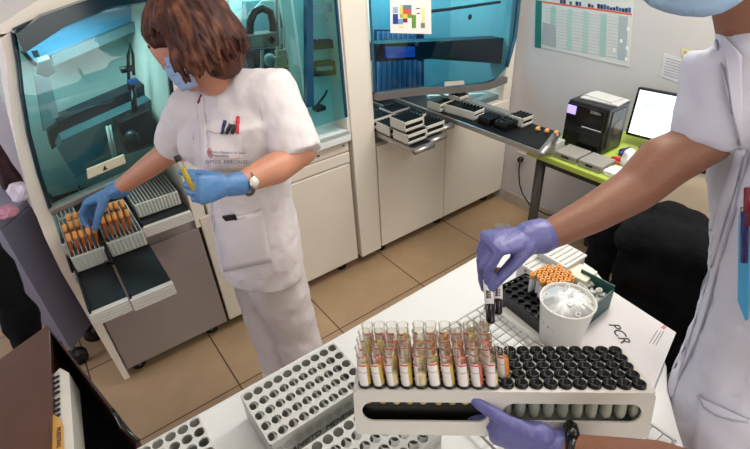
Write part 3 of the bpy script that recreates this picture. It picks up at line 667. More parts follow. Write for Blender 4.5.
for k in range(3):
    t = thing('loose_tube', ['amber tube with a pale end sticking out over the long tray, leftmost of three', 'amber tube sticking out beside the long tray, middle one of three', 'amber tube sticking out beside the long tray, nearest the printer'][k], 'sample tube', (1.85, 1.2, .8), 0, 'amber tubes at the desk corner')
    b = MB(); p = Vector((1.93 + .01 * k, 1.33 - .045 * k, .87)); b.tube([p, p + Vector((-.03, -.01, .004))], .009, 10); build('cap', b, M_orange, t, smooth=True)
    b = MB(); b.tube([p, p + Vector((.012, .0, -.06))], .007, 10); build('body', b, M_lab, t, smooth=True)
b = MB(); box2(b, 1.935, 2.01, 1.225, 1.345, .751, .815)
tag(build('tube_tray', b, M_milky, bevel=.003), 'small pale box holding the amber tubes at the desk corner', 'tube tray')
crumple('blue_bag', (2.25, 1.42, .005), .10, M_blue, 'dark blue crumpled bag on the floor by the desk leg', 'bag', (1.2, 1, .6), 11)
crumple('white_bag', (2.08, 1.58, .005), .08, mat('bag_white', (180, 176, 168), .7), 'pale crumpled bag on the floor by the desk leg', 'bag', (1, 1, .8), 13)

# ------------------------------------------------------------------ chair with a black jacket
CH = thing('office_chair', 'office chair with a beige back, a black jacket hung over it', 'chair', (1.62, .45, 0))
cc = Vector((1.62, .42, 0))
bd = Vector((.35, -.94, 0)).normalized(); bn = Vector((.94, .35, 0))
b = MB(); rows = []
for k in range(7):
    z = .62 + .42 * k / 6; ww = .21 * (1 - .18 * (k / 6) ** 3)
    rows.append([cc + Vector((0, 0, z)) + bd * (ww * (j / 4 - 1)) + bn * (.04 * (1 - (j / 4 - 1) ** 2) + .03 * k / 6) for j in range(9)])
b.grid(rows); o = build('backrest', b, mat('chair_beige', (196, 178, 152), .7), CH, smooth=True); md = o.modifiers.new('s', 'SOLIDIFY'); md.thickness = .035
b = MB(); ed = [r[0] for r in rows] + rows[-1] + [r[-1] for r in rows[::-1]]; b.tube(ed, .012, 8); build('back_frame', b, M_black, CH, smooth=True)
b = MB(); b.box(cc + Vector((-.22, -.08, .46)), (.42, .44, .06)); build('seat', b, M_blackcloth, CH, bevel=.02)
b = MB(); b.tube([cc + Vector((-.2, -.08, .1)), cc + Vector((-.2, -.08, .44))], .025, 12); build('gas_column', b, M_black, CH, smooth=True)
b = MB(); b.tube([cc + Vector((-.05, 0, .44)), cc + Vector((.05, 0, .5)), cc + Vector((.06, 0, .7))], .018, 8); build('back_support', b, M_black, CH, smooth=True)
for k in range(5):
    q = k * 2 * PI / 5 + .3; e = cc + Vector((-.2 + .26 * math.cos(q), -.08 + .26 * math.sin(q), .075))
    b = MB(); b.tube([cc + Vector((-.2, -.08, .11)), e], [.022, .014], 8); lg = build('leg', b, M_black, CH, smooth=True)
    b = MB(); b.tube([e + Vector((0, -.012, -.045)), e + Vector((0, .012, -.045))], .03, 12); build('caster', b, M_black, lg, smooth=True)
# jacket: hangs over the back and falls to near the floor
b = MB(); 
top = [S(626, 214, 1.50), S(645, 210, 1.50), S(668, 212, 1.50), S(690, 222, 1.48), S(712, 236, 1.45), S(735, 240, 1.42)]
mid = [S(606, 236, 1.5), S(640, 245, 1.38), S(668, 250, 1.34), S(690, 255, 1.34), S(715, 262, 1.34), S(740, 270, 1.34)]
low = [Vector((p.x * .97 - .0, p.y * .97, .48)) for p in mid]; bot = [Vector((p.x * .95, p.y * .95, .10)) for p in mid]
for i in range(6):
    for (p, q) in ((top[i], mid[i]), (mid[i], low[i]), (low[i], bot[i])):
        b.limb([(p, .055, .035, (0, 1, 0)), ((p + q) / 2, .065, .04, (0, 1, 0)), (q, .07, .045, (0, 1, 0))], 12)
jk = build('jacket', b, M_blackcloth, smooth=True); remesh(jk, .014, 8); wrinkle(jk, .05, .09)
tag(jk, 'black jacket hanging over the office chair between table and desk', 'jacket')

# ------------------------------------------------------------------ white work table
TT = thing('work_table', 'large white laminate table with a rounded end in front of the camera', 'table', (.3, .2, 0))
tz = .90
out = [Z(143, 444.5, tz), Z(330, 340.5, tz), Z(500, 243, tz), (1.11, .70, tz), (1.135, .62, tz), (1.12, .52, tz), Z(613, 291, tz), Z(640, 310, tz), (1.0, .28, tz), Z(667, 366, tz), Z(668, 389, tz), (.80, .13, tz), (.68, .03, tz), (.55, -.06, tz), (.4, -.12, tz), (-.05, -.14, tz), (-.24, -.10, tz), (-.25, .2, tz), (-.255, .778, tz)]
out = [Vector((p[0], p[1], tz - .03)) for p in out]
b = MB(); b.prism(out, (0, 0, .03)); build('table_top', b, M_table, TT, bevel=.004)
for x, y in ((-.18, .65), (.95, .62), (-.18, -.05), (.62, .02)):
    b = MB(); b.tube([(x, y, 0), (x, y, tz - .03)], .025, 14); build('leg', b, M_metal, TT, smooth=True)

# perforated white racks lying on it
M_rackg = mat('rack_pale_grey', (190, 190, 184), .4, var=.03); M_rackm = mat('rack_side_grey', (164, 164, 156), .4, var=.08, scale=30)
def hole_rack(o, ax, ay, nx, ny, L, Wd, hgt, label, name='perforated_rack'):
    """o = near corner on the table, ax along the long side, ay across"""
    t = thing(name, label, 'tube rack', o, 0, 'white perforated racks on the table')
    M = frame(o, ax, ay)
    r = L / nx * .44
    holes = [circ(L * (i + .5) / nx, Wd * (j + .5) / ny, r, 18) for i in range(nx) for j in range(ny)]
    plate('top_plate', rrect(0, 0, L, Wd, .006), holes, .003, M @ Matrix.Translation((0, 0, hgt - .0015)), M_rackg, t)
    plate('middle_plate', rrect(.002, .002, L - .002, Wd - .002, .004), holes, .002, M @ Matrix.Translation((0, 0, hgt * .5)), M_rackg, t)
    mb = MB(); mb.box((L / 2, Wd / 2, .0025), (L, Wd, .005), bev=.001); mb.b.transform(M); build('bottom_plate', mb, mat('rack_base_grey', (150, 150, 144), .5), t)
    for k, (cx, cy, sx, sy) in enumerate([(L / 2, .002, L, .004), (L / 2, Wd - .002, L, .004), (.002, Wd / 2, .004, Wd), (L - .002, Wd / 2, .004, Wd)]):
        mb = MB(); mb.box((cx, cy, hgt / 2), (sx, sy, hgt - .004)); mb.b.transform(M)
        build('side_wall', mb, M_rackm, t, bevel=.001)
    for i in range(nx):   # round wells showing through the front wall
        pass
    mb = MB()
    for i in range(nx):
        for j in (range(ny)): mb.tube([(L * (i + .5) / nx, Wd * (j + .5) / ny, .005), (L * (i + .5) / nx, Wd * (j + .5) / ny, hgt * .5)], r * 1.02, 10, caps=False)
    mb.b.transform(M); build('wells', mb, mat('well_grey', (188, 190, 184), .4), t, smooth=True)
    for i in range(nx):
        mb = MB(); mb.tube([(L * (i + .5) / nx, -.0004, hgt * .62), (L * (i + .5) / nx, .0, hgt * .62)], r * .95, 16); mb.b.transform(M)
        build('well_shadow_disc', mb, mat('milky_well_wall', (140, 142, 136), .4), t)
    return t, M
zr = tz + .081
c0 = Z(270, 445, zr); c1 = Z(356, 378, zr); c2 = Z(330, 342, zr); c3 = Z(236, 395, zr)
ax = (c1 - c0); ay = (c3 - c0)
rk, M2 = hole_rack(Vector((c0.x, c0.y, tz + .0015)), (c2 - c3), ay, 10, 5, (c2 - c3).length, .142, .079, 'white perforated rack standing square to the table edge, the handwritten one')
TM = M2 @ Matrix.Translation((.100, -.0015, .024)) @ Matrix.Rotation(PI / 2, 4, 'X')
text('handwriting', 'TRANSITO  MENDEZ', .019, TM, M_ink, rk, shear=.25)
d0 = Z(352, 392, zr)
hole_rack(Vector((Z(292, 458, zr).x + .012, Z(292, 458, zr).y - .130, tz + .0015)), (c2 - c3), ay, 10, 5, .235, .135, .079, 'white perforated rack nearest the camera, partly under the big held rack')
hole_rack(Vector((Z(232, 440, zr).x - .238, Z(232, 440, zr).y - .012, tz + .0015)), (c2 - c3), ay, 10, 5, .238, .115, .06, 'white perforated rack at the bottom beside the table edge, cut by the frame') if False else None
e1 = Z(206, 411, zr); e2 = Z(237, 446, zr)
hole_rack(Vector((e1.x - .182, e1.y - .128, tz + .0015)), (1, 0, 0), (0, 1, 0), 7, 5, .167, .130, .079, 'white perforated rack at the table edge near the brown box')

# ------------------------------------------------------------------ the big rack held over the table
RZ = 1.20
q0, q1, q2 = Z(353, 391, RZ), Z(657, 393, RZ), Z(643, 351, RZ)
RX = (q1 - q0).normalized(); RL = (q1 - q0).length; RY = UP.cross(RX); RW = .115; RH = .082
RM = frame(q0, RX, RY) @ Matrix.Rotation(math.radians(-14), 4, 'X') @ Matrix.Translation((0, 0, -RH))      # local: x along, y across (away from camera), z up
NC, NR = 20, 5; px_ = (RL - .016) / NC; py_ = (RW - .010) / NR
def slot(i, j): return (.008 + px_ * (i + .5), .005 + py_ * (j + .5))
HR = thing('tube_rack', 'long white two-window tube rack held over the table by the blue-gloved hands', 'tube rack', q0 - Vector((0, 0, RH)))
plate('top_plate', rrect(0, 0, RL, RW, .008), [circ(*slot(i, j), .0099, 14) for i in range(NC) for j in range(NR)], .003, RM @ Matrix.Translation((0, 0, RH - .0015)), M_rackw, HR)
FR = RM @ Matrix.Translation((0, .002, 0)) @ Matrix.Rotation(PI / 2, 4, 'X')
wins = [rrect(.012, .026, RL * .462, .062, .0175, 7), rrect(RL * .508, .028, RL - .016, .061, .016, 7)]
plate('front_wall', rrect(0, 0, RL, RH - .002, .006), wins, .0035, FR, M_rackw, HR)
plate('back_wall', rrect(0, 0, RL, RH - .002, .006), wins, .0035, RM @ Matrix.Translation((0, RW - .002, 0)) @ Matrix.Rotation(PI / 2, 4, 'X'), M_rackw, HR)
for x in (.002, RL - .002):
    b = MB(); b.box((x, RW / 2, RH / 2), (.004, RW - .008, RH - .004)); b.b.transform(RM); build('end_wall', b, M_rackw, HR)
b = MB(); b.box((RL / 2, RW / 2, .003), (RL - .008, RW - .008, .005)); b.b.transform(RM); build('bottom_plate', b, M_rackw, HR)
b = MB(); b.box((RL * .485, RW / 2, RH / 2), (.005, RW - .01, RH - .006)); b.b.transform(RM); build('divider_wall', b, M_rackw, HR)
b = MB(); b.box((RL * .243, .016, .040), (RL * .465, .004, .070)); b.b.transform(RM); build('black_lining', b, M_black, HR)

M_glass = glass('test_tube_glass', (250, 249, 245), .05, .05)
def mk_label(col1, seed, name):
    m = bpy.data.materials.new(name); m.use_nodes = True; nt = m.node_tree; b = nt.nodes['Principled BSDF']; b.inputs['Roughness'].default_value = .6
    tc = nt.nodes.new('ShaderNodeTexCoord'); sp = nt.nodes.new('ShaderNodeSeparateXYZ'); nt.links.new(tc.outputs['Object'], sp.inputs[0])
    r = nt.nodes.new('ShaderNodeMapRange'); r.inputs['From Min'].default_value = .0; r.inputs['From Max'].default_value = .050
    nt.links.new(sp.outputs['Z'], r.inputs['Value'])
    n = nt.nodes.new('ShaderNodeTexNoise'); n.inputs['Scale'].default_value = 170; n.noise_dimensions = '4D'; n.inputs['W'].default_value = seed; nt.links.new(tc.outputs['Object'], n.inputs['Vector'])
    ad = nt.nodes.new('ShaderNodeMath'); ad.operation = 'MULTIPLY_ADD'; ad.inputs[1].default_value = .10; nt.links.new(n.outputs['Fac'], ad.inputs[0]); nt.links.new(r.outputs['Result'], ad.inputs[2])
    cr = nt.nodes.new('ShaderNodeValToRGB'); cr.color_ramp.interpolation = 'CONSTANT'; e = cr.color_ramp.elements
    e[0].position = 0; e[0].color = srgb((232, 226, 222)); e[1].position = .84; e[1].color = srgb((206, 76, 76))
    for p, c in ((.60, (170, 166, 170)), (.63, (232, 226, 222)), (.90, (236, 222, 218)), (.97, (220, 140, 130))):
        x = e.new(p); x.color = srgb(c)
    nt.links.new(ad.outputs[0], cr.inputs[0])
    wv = nt.nodes.new('ShaderNodeTexWave'); wv.wave_type = 'BANDS'; wv.bands_direction = 'Z'; wv.inputs['Scale'].default_value = 110; nt.links.new(tc.outputs['Object'], wv.inputs['Vector'])
    mx = nt.nodes.new('ShaderNodeMix'); mx.data_type = 'RGBA'; mx.blend_type = 'MULTIPLY'; mx.inputs['Factor'].default_value = .12
    nt.links.new(cr.outputs[0], mx.inputs['A']); nt.links.new(wv.outputs['Color'], mx.inputs['B']); nt.links.new(mx.outputs['Result'], b.inputs['Base Color'])
    return m
LBL = [mk_label(None, s, 'tube_label_print_%d' % s) for s in range(3)]
FLU = [mat('urine_fill_%d' % i, c, .25, var=.12, scale=60, sss=.1) for i, c in enumerate([(196, 168, 72), (206, 186, 96), (200, 128, 60), (196, 100, 78), (214, 196, 150)])]
FLN = ['yellow', 'pale yellow', 'amber', 'reddish', 'cloudy pale']
def make_tube(fi, li, label, grp, fill=.055, lab=(.0, 200)):
    t = thing('test_tube', label, 'test tube', (0, 0, 0), 0, grp)
    n = 18; R = .0092
    b = MB(); b.lathe([(.0015, -.036), (.006, -.034), (.0085, -.030), (R, -.024), (R, .052), (R + .0009, .0535), (R + .0009, .055), (R - .0004, .0555)], n=n); build('glass_body', b, M_glass, t, smooth=True)
    b = MB(); b.lathe([(0, -.034), (.0058, -.0325), (.0082, -.026), (.0082, fill - .03), (0, fill - .0302)], n=14); build('fluid', b, FLU[fi], t, smooth=True)
    b = MB(); z0, z1 = .001, .044; R2 = R + .0003; a0 = math.radians(-90 - lab[1] / 2 - 12 + lab[0]); rows = []
    for z in (z0, (z0 + z1) / 2, z1): rows.append([(R2 * math.cos(a0 + math.radians(lab[1]) * k / 14), R2 * math.sin(a0 + math.radians(lab[1]) * k / 14), z) for k in range(15)])
    b.grid(rows); build('label', b, LBL[li], t, smooth=True)
    b = MB(); b.lathe([(R + .0008, .0), (R + .0026, .0006), (R + .0026, .004), (R + .0008, .0045)], n=16); build('black_collar', b, M_black, t, smooth=True)
    return t
TG = 'open test tubes in the held rack'
protos = {}
fr = [0, 0, 4, 0, 4, 0, 0, 4, 3, 4]
rowname = ['front row', 'second row', 'third row', 'fourth row', 'back row']
rnd = random.Random(11)
zaxis = math.atan2(RX.y, RX.x)
for j in range(NR):
    for i in range(10 + (1 if j == 1 else 0)):
        fi = fr[i] if j == 0 else (2 if i == 10 else rnd.choice([0, 1, 2, 3, 4, 3]))
        li = rnd.randrange(3); key = (fi, li)
        pos = 'from the woman-side end' 
        lab = '%s open test tube in the held rack, %s, %s' % (FLN[fi], rowname[j], (ORD[i] + ' from left') if i < 10 else 'beside the black caps')
        sx, sy = slot(i, j); p = RM @ Vector((sx, sy, RH))
        M = Matrix.Translation(p) @ RM.to_3x3().to_4x4() @ Matrix.Rotation(rnd.uniform(-.14, -.04), 4, 'Y') @ Matrix.Rotation(rnd.uniform(-.04, .04), 4, 'X') @ Matrix.Rotation(rnd.uniform(-.5, .35), 4, 'Z')
        if key not in protos:
            t = make_tube(fi, li, lab, TG, fill=.064 if fi != 4 else .05, lab=(rnd.uniform(-40, 5), 105)); t.matrix_basis = M; protos[key] = t
        else: dup(protos[key], M=M, label=lab)
# black-capped vials filling the other half
b0 = None
for j in range(NR):
    for i in range(10, NC):
        if j == 1 and i == 10: continue
        sx, sy = slot(i, j); p = RM @ Vector((sx, sy, RH))
        lab = 'black-capped glass vial, %s, %s column along from the open tubes' % (rowname[j], ORD[i - 10])
        if b0 is None:
            t = thing('capped_vial', lab, 'capped vial', (0, 0, 0), 0, 'black-capped vials in the held rack')
            b = MB(); b.lathe([(0, -.004), (.0058, -.003), (.0072, .0065), (.0086, .0072), (.0099, .0058), (.0103, .0015), (.0098, -.002), (.0088, -.006), (0, -.006)], n=20); build('cap', b, M_blackcap, t, smooth=True)
            b = MB(); b.lathe([(.0086, -.006), (.0088, -.044), (.0075, -.053), (.004, -.058), (0, -.0595)], n=16); build('glass_body', b, mat('vial_greenish_glass', (160, 163, 148), .12, var=.1, spec=.8), t, smooth=True)
            t.matrix_basis = Matrix.Translation(p) @ RM.to_3x3().to_4x4(); b0 = t
        else: dup(b0, M=Matrix.Translation(p) @ RM.to_3x3().to_4x4(), label=lab)

# ------------------------------------------------------------------ things standing on the table behind the rack
WB = thing('wire_grid', 'chrome wire grid lying on the table beneath the held rack', 'wire grid', (.6, .35, tz))
gx, gy = Vector((.02, 1, 0)).normalized(), Vector((1, -.02, 0)).normalized(); go = Vector((.46, .12, tz + .02))
b = MB(); b.tube([go, go + gy * .285, go + gy * .285 + gx * .49, go + gx * .49, go], .003, 8); build('rim', b, M_metal, WB, smooth=True)
for k in range(1, 24): b = MB(); b.tube([go + gx * .49 * k / 24, go + gx * .49 * k / 24 + gy * .285], .0011, 6); build('cross_wire', b, M_metal, WB, smooth=True)
for k in range(1, 8): b = MB(); b.tube([go + gy * .285 * k / 8, go + gy * .285 * k / 8 + gx * .49], .0014, 6); build('long_wire', b, M_metal, WB, smooth=True)
for p in (go, go + gy * .285, go + gx * .49, go + gy * .285 + gx * .49): b = MB(); b.tube([p, Vector((p.x, p.y, tz + .001))], .004, 8); build('foot', b, M_metal, WB, smooth=True)

# small rack behind with a slanting row of tubes
sr0, sr1 = S(456, 331, .62), S(489, 313, .62)
SR = thing('tube_rack', 'small white tube rack just behind the long one, holding a slanting row of tubes', 'tube rack', (sr0.x, sr0.y, tz))
sx_ = Vector((sr1.x - sr0.x, sr1.y - sr0.y, 0)); sl = sx_.length; sM = frame(Vector((sr0.x, sr0.y, tz + .024)) , sx_, UP.cross(sx_))
zs = .12
# black tube block with round wells
BB = thing('tube_block', 'black foam tube block with round wells on the table behind the rack', 'tube block', Z(515, 300, tz))
zb = tz + .055
k0, k1, k3 = Z(497, 287, zb), Z(556, 333, zb), Z(515, 276, zb)
BM = frame(Vector((k0.x, k0.y, tz + .001)), k1 - k0, k3 - k0); bl = (k1 - k0).length; bwid = .105
nbx = max(3, round(bl / .0215)); nby = 5
plate('top_plate', rrect(0, 0, bl, bwid, .004), [circ(bl * (i + .5) / nbx, bwid * (j + .5) / nby, .0082, 12) for i in range(nbx) for j in range(nby)], .004, BM @ Matrix.Translation((0, 0, .052)), M_black, BB)
b = MB(); b.box((bl / 2, bwid / 2, .024), (bl - .002, bwid - .002, .048)); b.b.transform(BM); build('body', b, M_black, BB, bevel=.003)
for i in range(nbx):
    for j in range(nby):
        b = MB(); c = BM @ Vector((bl * (i + .5) / nbx, bwid * (j + .5) / nby, .054)); b.lathe([(.0082, 0), (.0096, 0), (.0096, .0016), (.0082, .0016)], c, n=12); build('well_rim', b, M_blackcap, BB, smooth=True)
# orange-capped tubes standing in the block
og = None; rr = random.Random(5)
oc = Z(550, 279, tz + .10)
for j in range(5):
    for i in range(5):
        if (i, j) in ((4, 0), (0, 4)): continue
        p = oc + (BM.to_3x3() @ Vector(((i - 2) * .0158, (j - 1.6) * .0175 + (i % 2) * .008, 0)))
        lab = 'orange-capped tube clustered by the white tub, %s row from the black block, %s along' % (ORD[j], ORD[i])
        if og is None:
            og = thing('capped_tube', lab, 'sample tube', p, 0, 'orange-capped tubes beside the white tub')
            b = MB(); b.lathe([(0, -.085), (.005, -.083), (.006, -.075), (.006, 0)], p, n=12); build('glass_body', b, mat('white_labelled_tube', (214, 214, 216), .35), og, smooth=True)
            b = MB(); b.lathe([(.0035, .006), (.0045, .0105), (.0072, .0105), (.0078, .008), (.0078, -.004), (.006, -.005)], p, n=14); build('cap', b, M_orange, og, smooth=True)
            b = MB(); b.lathe([(0, .0062), (.0035, .0062)], p, n=10); build('cap_recess', b, mat('cap_recess_brown', (90, 52, 24), .6), og)
        else: dup(og, loc=p, label=lab)
# white tub with clear pieces
ct = Z(568, 300, 1.035)
TU = thing('white_tub', 'round white tub of clear plastic pieces with black letters on its side', 'tub', (ct.x, ct.y, tz))
b = MB(); b.lathe([(0, .001), (.043, .001), (.046, .004), (.060, .130), (.0625, .133), (.0625, .136), (.0585, .136), (.057, .125), (.044, .008), (0, .008)], (ct.x, ct.y, tz), n=40); build('tub', b, M_white, TU, smooth=True)
vd = Vector((-ct.x, -ct.y, 0)).normalized(); az0 = math.atan2(vd.y, vd.x)
for k, ch in enumerate('DNA'):
    q = az0 - .95 + .27 * k; rr_ = .0525; p = Vector((ct.x + rr_ * math.cos(q), ct.y + rr_ * math.sin(q), tz + .085 ))
    nrm = Vector((math.cos(q), math.sin(q), -.08)); xd = Vector((-math.sin(q), math.cos(q), 0))
    text('letter', ch, .022, Matrix.Translation(nrm * .0016) @ frame(p, xd, nrm.cross(xd)), M_ink, TU)
M_clear = mat('clear_plastic_piece', (226, 226, 220), .2, alpha=.75, spec=.8)
rr = random.Random(2); pc = None
def piece(c, M, label, grp):
    global pc
    if pc is None:
        pc = thing('clear_cap', label, 'plastic cap', (0, 0, 0), 0, grp)
        b = MB(); b.lathe([(.0025, 0), (.0035, 0), (.005, .008), (.0062, .009), (.0062, .013), (.004, .013), (.0032, .004)], n=10); build('shell', b, M_clear, pc, smooth=True); pc.matrix_basis = M; return
    o = dup(pc, M=M, label=label); o['group'] = grp
for k in range(100):
    q = rr.uniform(0, 2 * PI); r = .047 * math.sqrt(rr.random())
    c = Vector((ct.x + r * math.cos(q), ct.y + r * math.sin(q), tz + .122 + .014 * (1 - r / .05) + rr.uniform(-.006, .004)))
    E3 = Matrix.Rotation(rr.uniform(0, 6), 4, 'Z') @ Matrix.Rotation(rr.uniform(0, 3), 4, 'X')
    piece(c, Matrix.Translation(c) @ E3, 'small clear plastic cap heaped in the round white tub', 'clear caps heaped in the white tub')
b = MB(); b.lathe([(0, .120), (.052, .116), (.053, .108), (0, .105)], (ct.x, ct.y, tz), n=30)
build('fill_bed', b, M_milky, TU, smooth=True)
b = MB(); rows = []
for k in range(6):
    rows.append([(ct.x + .057 * (k / 5) * math.cos(q * PI / 12), ct.y + .057 * (k / 5) * math.sin(q * PI / 12), tz + .128 + .018 * (1 - (k / 5) ** 2) + .002 * math.sin(q * 2.1 + k)) for q in range(25)])
b.grid(rows); build('thin_film', b, glass('thin_film_clear', (244, 244, 240), .38, .5), TU, smooth=True)
# teal box with clear caps
GB = thing('teal_box', 'open dark teal cardboard box filled with clear caps beside the white tub', 'box', Z(598, 300, tz))
zg = tz + .075
g0, g1, g2 = Z(581, 272, zg), Z(614, 289, zg), Z(598, 334, zg)
gX = Vector(((g1 - g0).x, (g1 - g0).y, 0)); gw = gX.length; gY = UP.cross(gX).normalized() * -1; gh = .10
GM = frame(Vector((g0.x, g0.y, tz + .001)), gX, -gY) ; s_ = -1
for c, d_ in (((gw / 2, 0, .042), (gw, .003, .084)), ((gw / 2, s_ * gh, .03), (gw, .003, .06)), ((0, s_ * gh / 2, .035), (.003, gh, .07)), ((gw, s_ * gh / 2, .037), (.003, gh, .074))):
    b = MB(); b.box(c, d_); b.b.transform(GM); build('side', b, M_teal, GB)
b = MB(); b.box((gw / 2, s_ * gh / 2, .002), (gw, gh, .003)); b.b.transform(GM); build('bottom', b, M_teal, GB)
b = MB(); b.box((gw / 2, s_ * gh / 2, .022), (gw - .006, gh - .006, .03)); b.b.transform(GM); build('fill_bed', b, M_milky, GB)
for k in range(80):
    c = GM @ Vector((rr.uniform(.012, gw - .012), s_ * rr.uniform(.012, gh - .012), rr.uniform(.034, .052)))
    E3 = Matrix.Rotation(rr.uniform(0, 6), 4, 'Z') @ Matrix.Rotation(rr.uniform(0, 3), 4, 'X') @ Matrix.Scale(1.3, 4)
    piece(c, Matrix.Translation(c) @ E3, 'clear plastic cap heaped in the open dark teal box', 'clear caps heaped in the teal box')
# cream carton flap behind
b = MB(); f0 = Z(551, 266, tz + .07); f1 = Z(586, 283, tz + .07); fx = (f1 - f0); M_ = frame(Vector((f0.x, f0.y, tz + .001)), Vector((fx.x, fx.y, 0)), UP.cross(fx)); b.box((fx.length / 2, .03, .037), (fx.length, .06, .072)); b.b.transform(M_)
tag(build('cream_carton', b, mat('carton_cream', (228, 220, 196), .7), bevel=.002), 'small cream carton between the orange caps and the teal box', 'carton')
# translucent ribbed boxes
for k, (pts, hh, lab) in enumerate([(((517, 262), (548, 281), (535, 250)), .06, 'translucent ribbed tip box under the wrist, next to the black block'), (((537, 251), (566, 268), (552, 240)), .085, 'translucent ribbed tip box farthest back at the table corner')]):
    z_ = tz + hh; r0_, r1_, r3_ = [Z(*p, z_) for p in pts]
    Mx = frame(Vector((r0_.x, r0_.y, tz + .001)), r1_ - r0_, r3_ - r0_); l_, w_ = (r1_ - r0_).length, .085
    t = thing('tip_box', lab, 'plastic box', r0_ - UP * hh, 0, 'translucent tip boxes')
    b = MB(); b.box((l_ / 2, w_ / 2, hh / 2), (l_, w_, hh - .002)); b.b.transform(Mx); build('box_body', b, M_milky, t, bevel=.004)
    b = MB(); b.box((l_ / 2, w_ / 2, hh), (l_ + .004, w_ + .004, .006)); b.b.transform(Mx); build('lid', b, mat('lid_milky', (206, 206, 200), .35), t, bevel=.002)
    for i in range(6): b = MB(); b.box((l_ * (i + .5) / 6, w_ / 2, hh + .004), (.004, w_ * .9, .003)); b.b.transform(Mx); build('rib', b, mat('rib_milky', (172, 172, 166), .35), t)
    if k == 0:
        for i in range(2): b = MB(); b.box((l_ * (.3 + .2 * i), -.001, hh * .8), (.006, .003, .006)); b.b.transform(Mx); build('red_dot', b, mat('rust_dot', (170, 90, 60), .5), t)
# envelope
EN = thing('envelope', 'white envelope marked PCR lying behind the black-capped vials', 'envelope', Z(630, 340, tz))
ez = tz + .012
ep = [Z(607, 288, ez), Z(676, 333, ez), Z(652, 392, ez), Z(560, 372, ez)]
b = MB(); b.prism(ep, (0, 0, .0015)); build('paper', b, mat('envelope_white', (205, 200, 199), .7), EN)
em = (ep[1] - ep[0]); eyd = UP.cross(em)
text('handwriting', 'PCR', .036, frame(Z(619, 333, ez + .0022), Z(626, 342, ez) - Z(613, 323, ez), UP.cross(Z(626, 342, ez) - Z(613, 323, ez))), M_ink, EN, shear=.2)
for k in range(3):
    p0_, p1_ = Z(664 - 3.2 * k, 331 - 1.5 * k + (2 if k else 0), ez + .002), Z(656 - 3.2 * k, 345 - 1.0 * k, ez + .002)
    b = MB(); b.tube([p0_, p1_], .0008, 4); build('print_line', b, M_text, EN)
b = MB(); p_ = Z(664, 327, ez + .002); b.box(p_, (.014, .008, .0008)); build('red_stamp', b, mat('stamp_rose', (196, 120, 120), .7), EN)
# white sheet / slab under the wire grid edge
b = MB(); b.prism([Z(494, 314, tz + .001), Z(507, 309, tz + .001), Z(548, 341, tz + .001), Z(538, 353, tz + .001)], (0, 0, .012))
tag(build('white_slab', b, M_white, bevel=.002), 'narrow white slab between the wire grid and the black tube block', 'slab')
for k in range(5):
    q = (k + .5) / 5
    base_ = Vector(((sr0 + (sr1 - sr0) * q).x, (sr0 + (sr1 - sr0) * q).y, (sr0 + (sr1 - sr0) * q).z))
    pz = base_.z - .060
    M = Matrix.Translation((base_.x, base_.y, pz)) @ Matrix.Rotation(zaxis, 4, 'Z')
    dup(protos.get((0, 0)) or list(protos.values())[0] if k == 4 else list(protos.values())[-1], M=M, label='open test tube in the slanting row behind the long rack, %s from left' % ORD[k])['group'] = 'slanting row of tubes behind the long rack'
pz0 = sr0.z - .045
b = MB(); L_ = sl + .02; 
sM = frame(Vector((sr0.x, sr0.y, 0)) - sx_.normalized() * .01, sx_, UP.cross(sx_))
zt0, zt1 = sr0.z - .064, sr1.z - .064
for yy in (-.014, .014):
    b.prism([sM @ Vector((0, yy, zt0 - .05)), sM @ Vector((L_, yy, zt1 - .05)), sM @ Vector((L_, yy, zt1)), sM @ Vector((0, yy, zt0))], sM.to_3x3() @ Vector((0, .002, 0)))
b.prism([sM @ Vector((0, -.014, zt0 - .05)), sM @ Vector((L_, -.014, zt1 - .05)), sM @ Vector((L_, .016, zt1 - .05)), sM @ Vector((0, .016, zt0 - .05))], (0, 0, .003))
build('rack_body', b, M_rackw, SR)

# ------------------------------------------------------------------ brown wooden box at the lower left
zw = .86
WBX = thing('wooden_box', 'brown varnished wooden box with an open black compartment at the lower left', 'wooden box', (-.25, .95, 0))
A_, B_, D_, E_ = Z(47, 325, zw), Z(-30, 380, zw), Z(51, 452, zw), Z(-30, 470, zw)
b = MB(); b.prism([A_, Z(50, 330, zw), Z(52, 400, zw), Z(50, 470, zw), E_, B_], (0, 0, -.02)); build('lid', b, M_box, WBX, bevel=.002)
K_, J_ = Z(50, 331, zw), Z(137, 443, zw)
b = MB(); b.prism([Z(47, 325, zw), Z(50, 331, zw), J_, Z(141, 443, zw)], (0, 0, -.5)); build('side', b, mat('box_dark_wood', (52, 28, 22), .35, var=.2), WBX)
b = MB(); b.prism([Z(50, 332, zw), J_, Z(137, 470, zw), Z(50, 470, zw)], (0, 0, -.01)); bmesh.ops.translate(b.b, verts=b.b.verts, vec=(0, 0, -.16)); build('compartment_floor', b, M_blackcloth, WBX)
b = MB(); b.prism([A_ + Vector((0, 0, -.02)), Z(50, 331, zw - .02), Z(52, 400, zw - .02), Z(50, 470, zw - .02), E_ + Vector((0, 0, -.02)), B_ + Vector((0, 0, -.02))], (0, 0, -.838)); build('carcass', b, mat('box_body_wood', (58, 34, 24), .4, var=.2), WBX)
b = MB(); b.prism([Z(136, 442, zw), Z(141, 443, zw), Z(141, 470, zw), Z(136, 470, zw)], (0, 0, -.2)); build('side', b, MATS['box_dark_wood'], WBX)
b = MB(); b.tube([Z(112, 410, zw), Z(118, 418, zw + .01), Z(122, 427, zw), Z(138, 441, zw)], .005, 8); build('strap', b, M_black, WBX, smooth=True)
zc = .85
ST = thing('perforated_strip', 'grey perforated strip standing in the black compartment of the wooden box', 'strip', Z(60, 400, zc - .06))
s0, s1 = Z(58, 371, zc), Z(72, 470, zc); sx3 = (s1 - s0); 
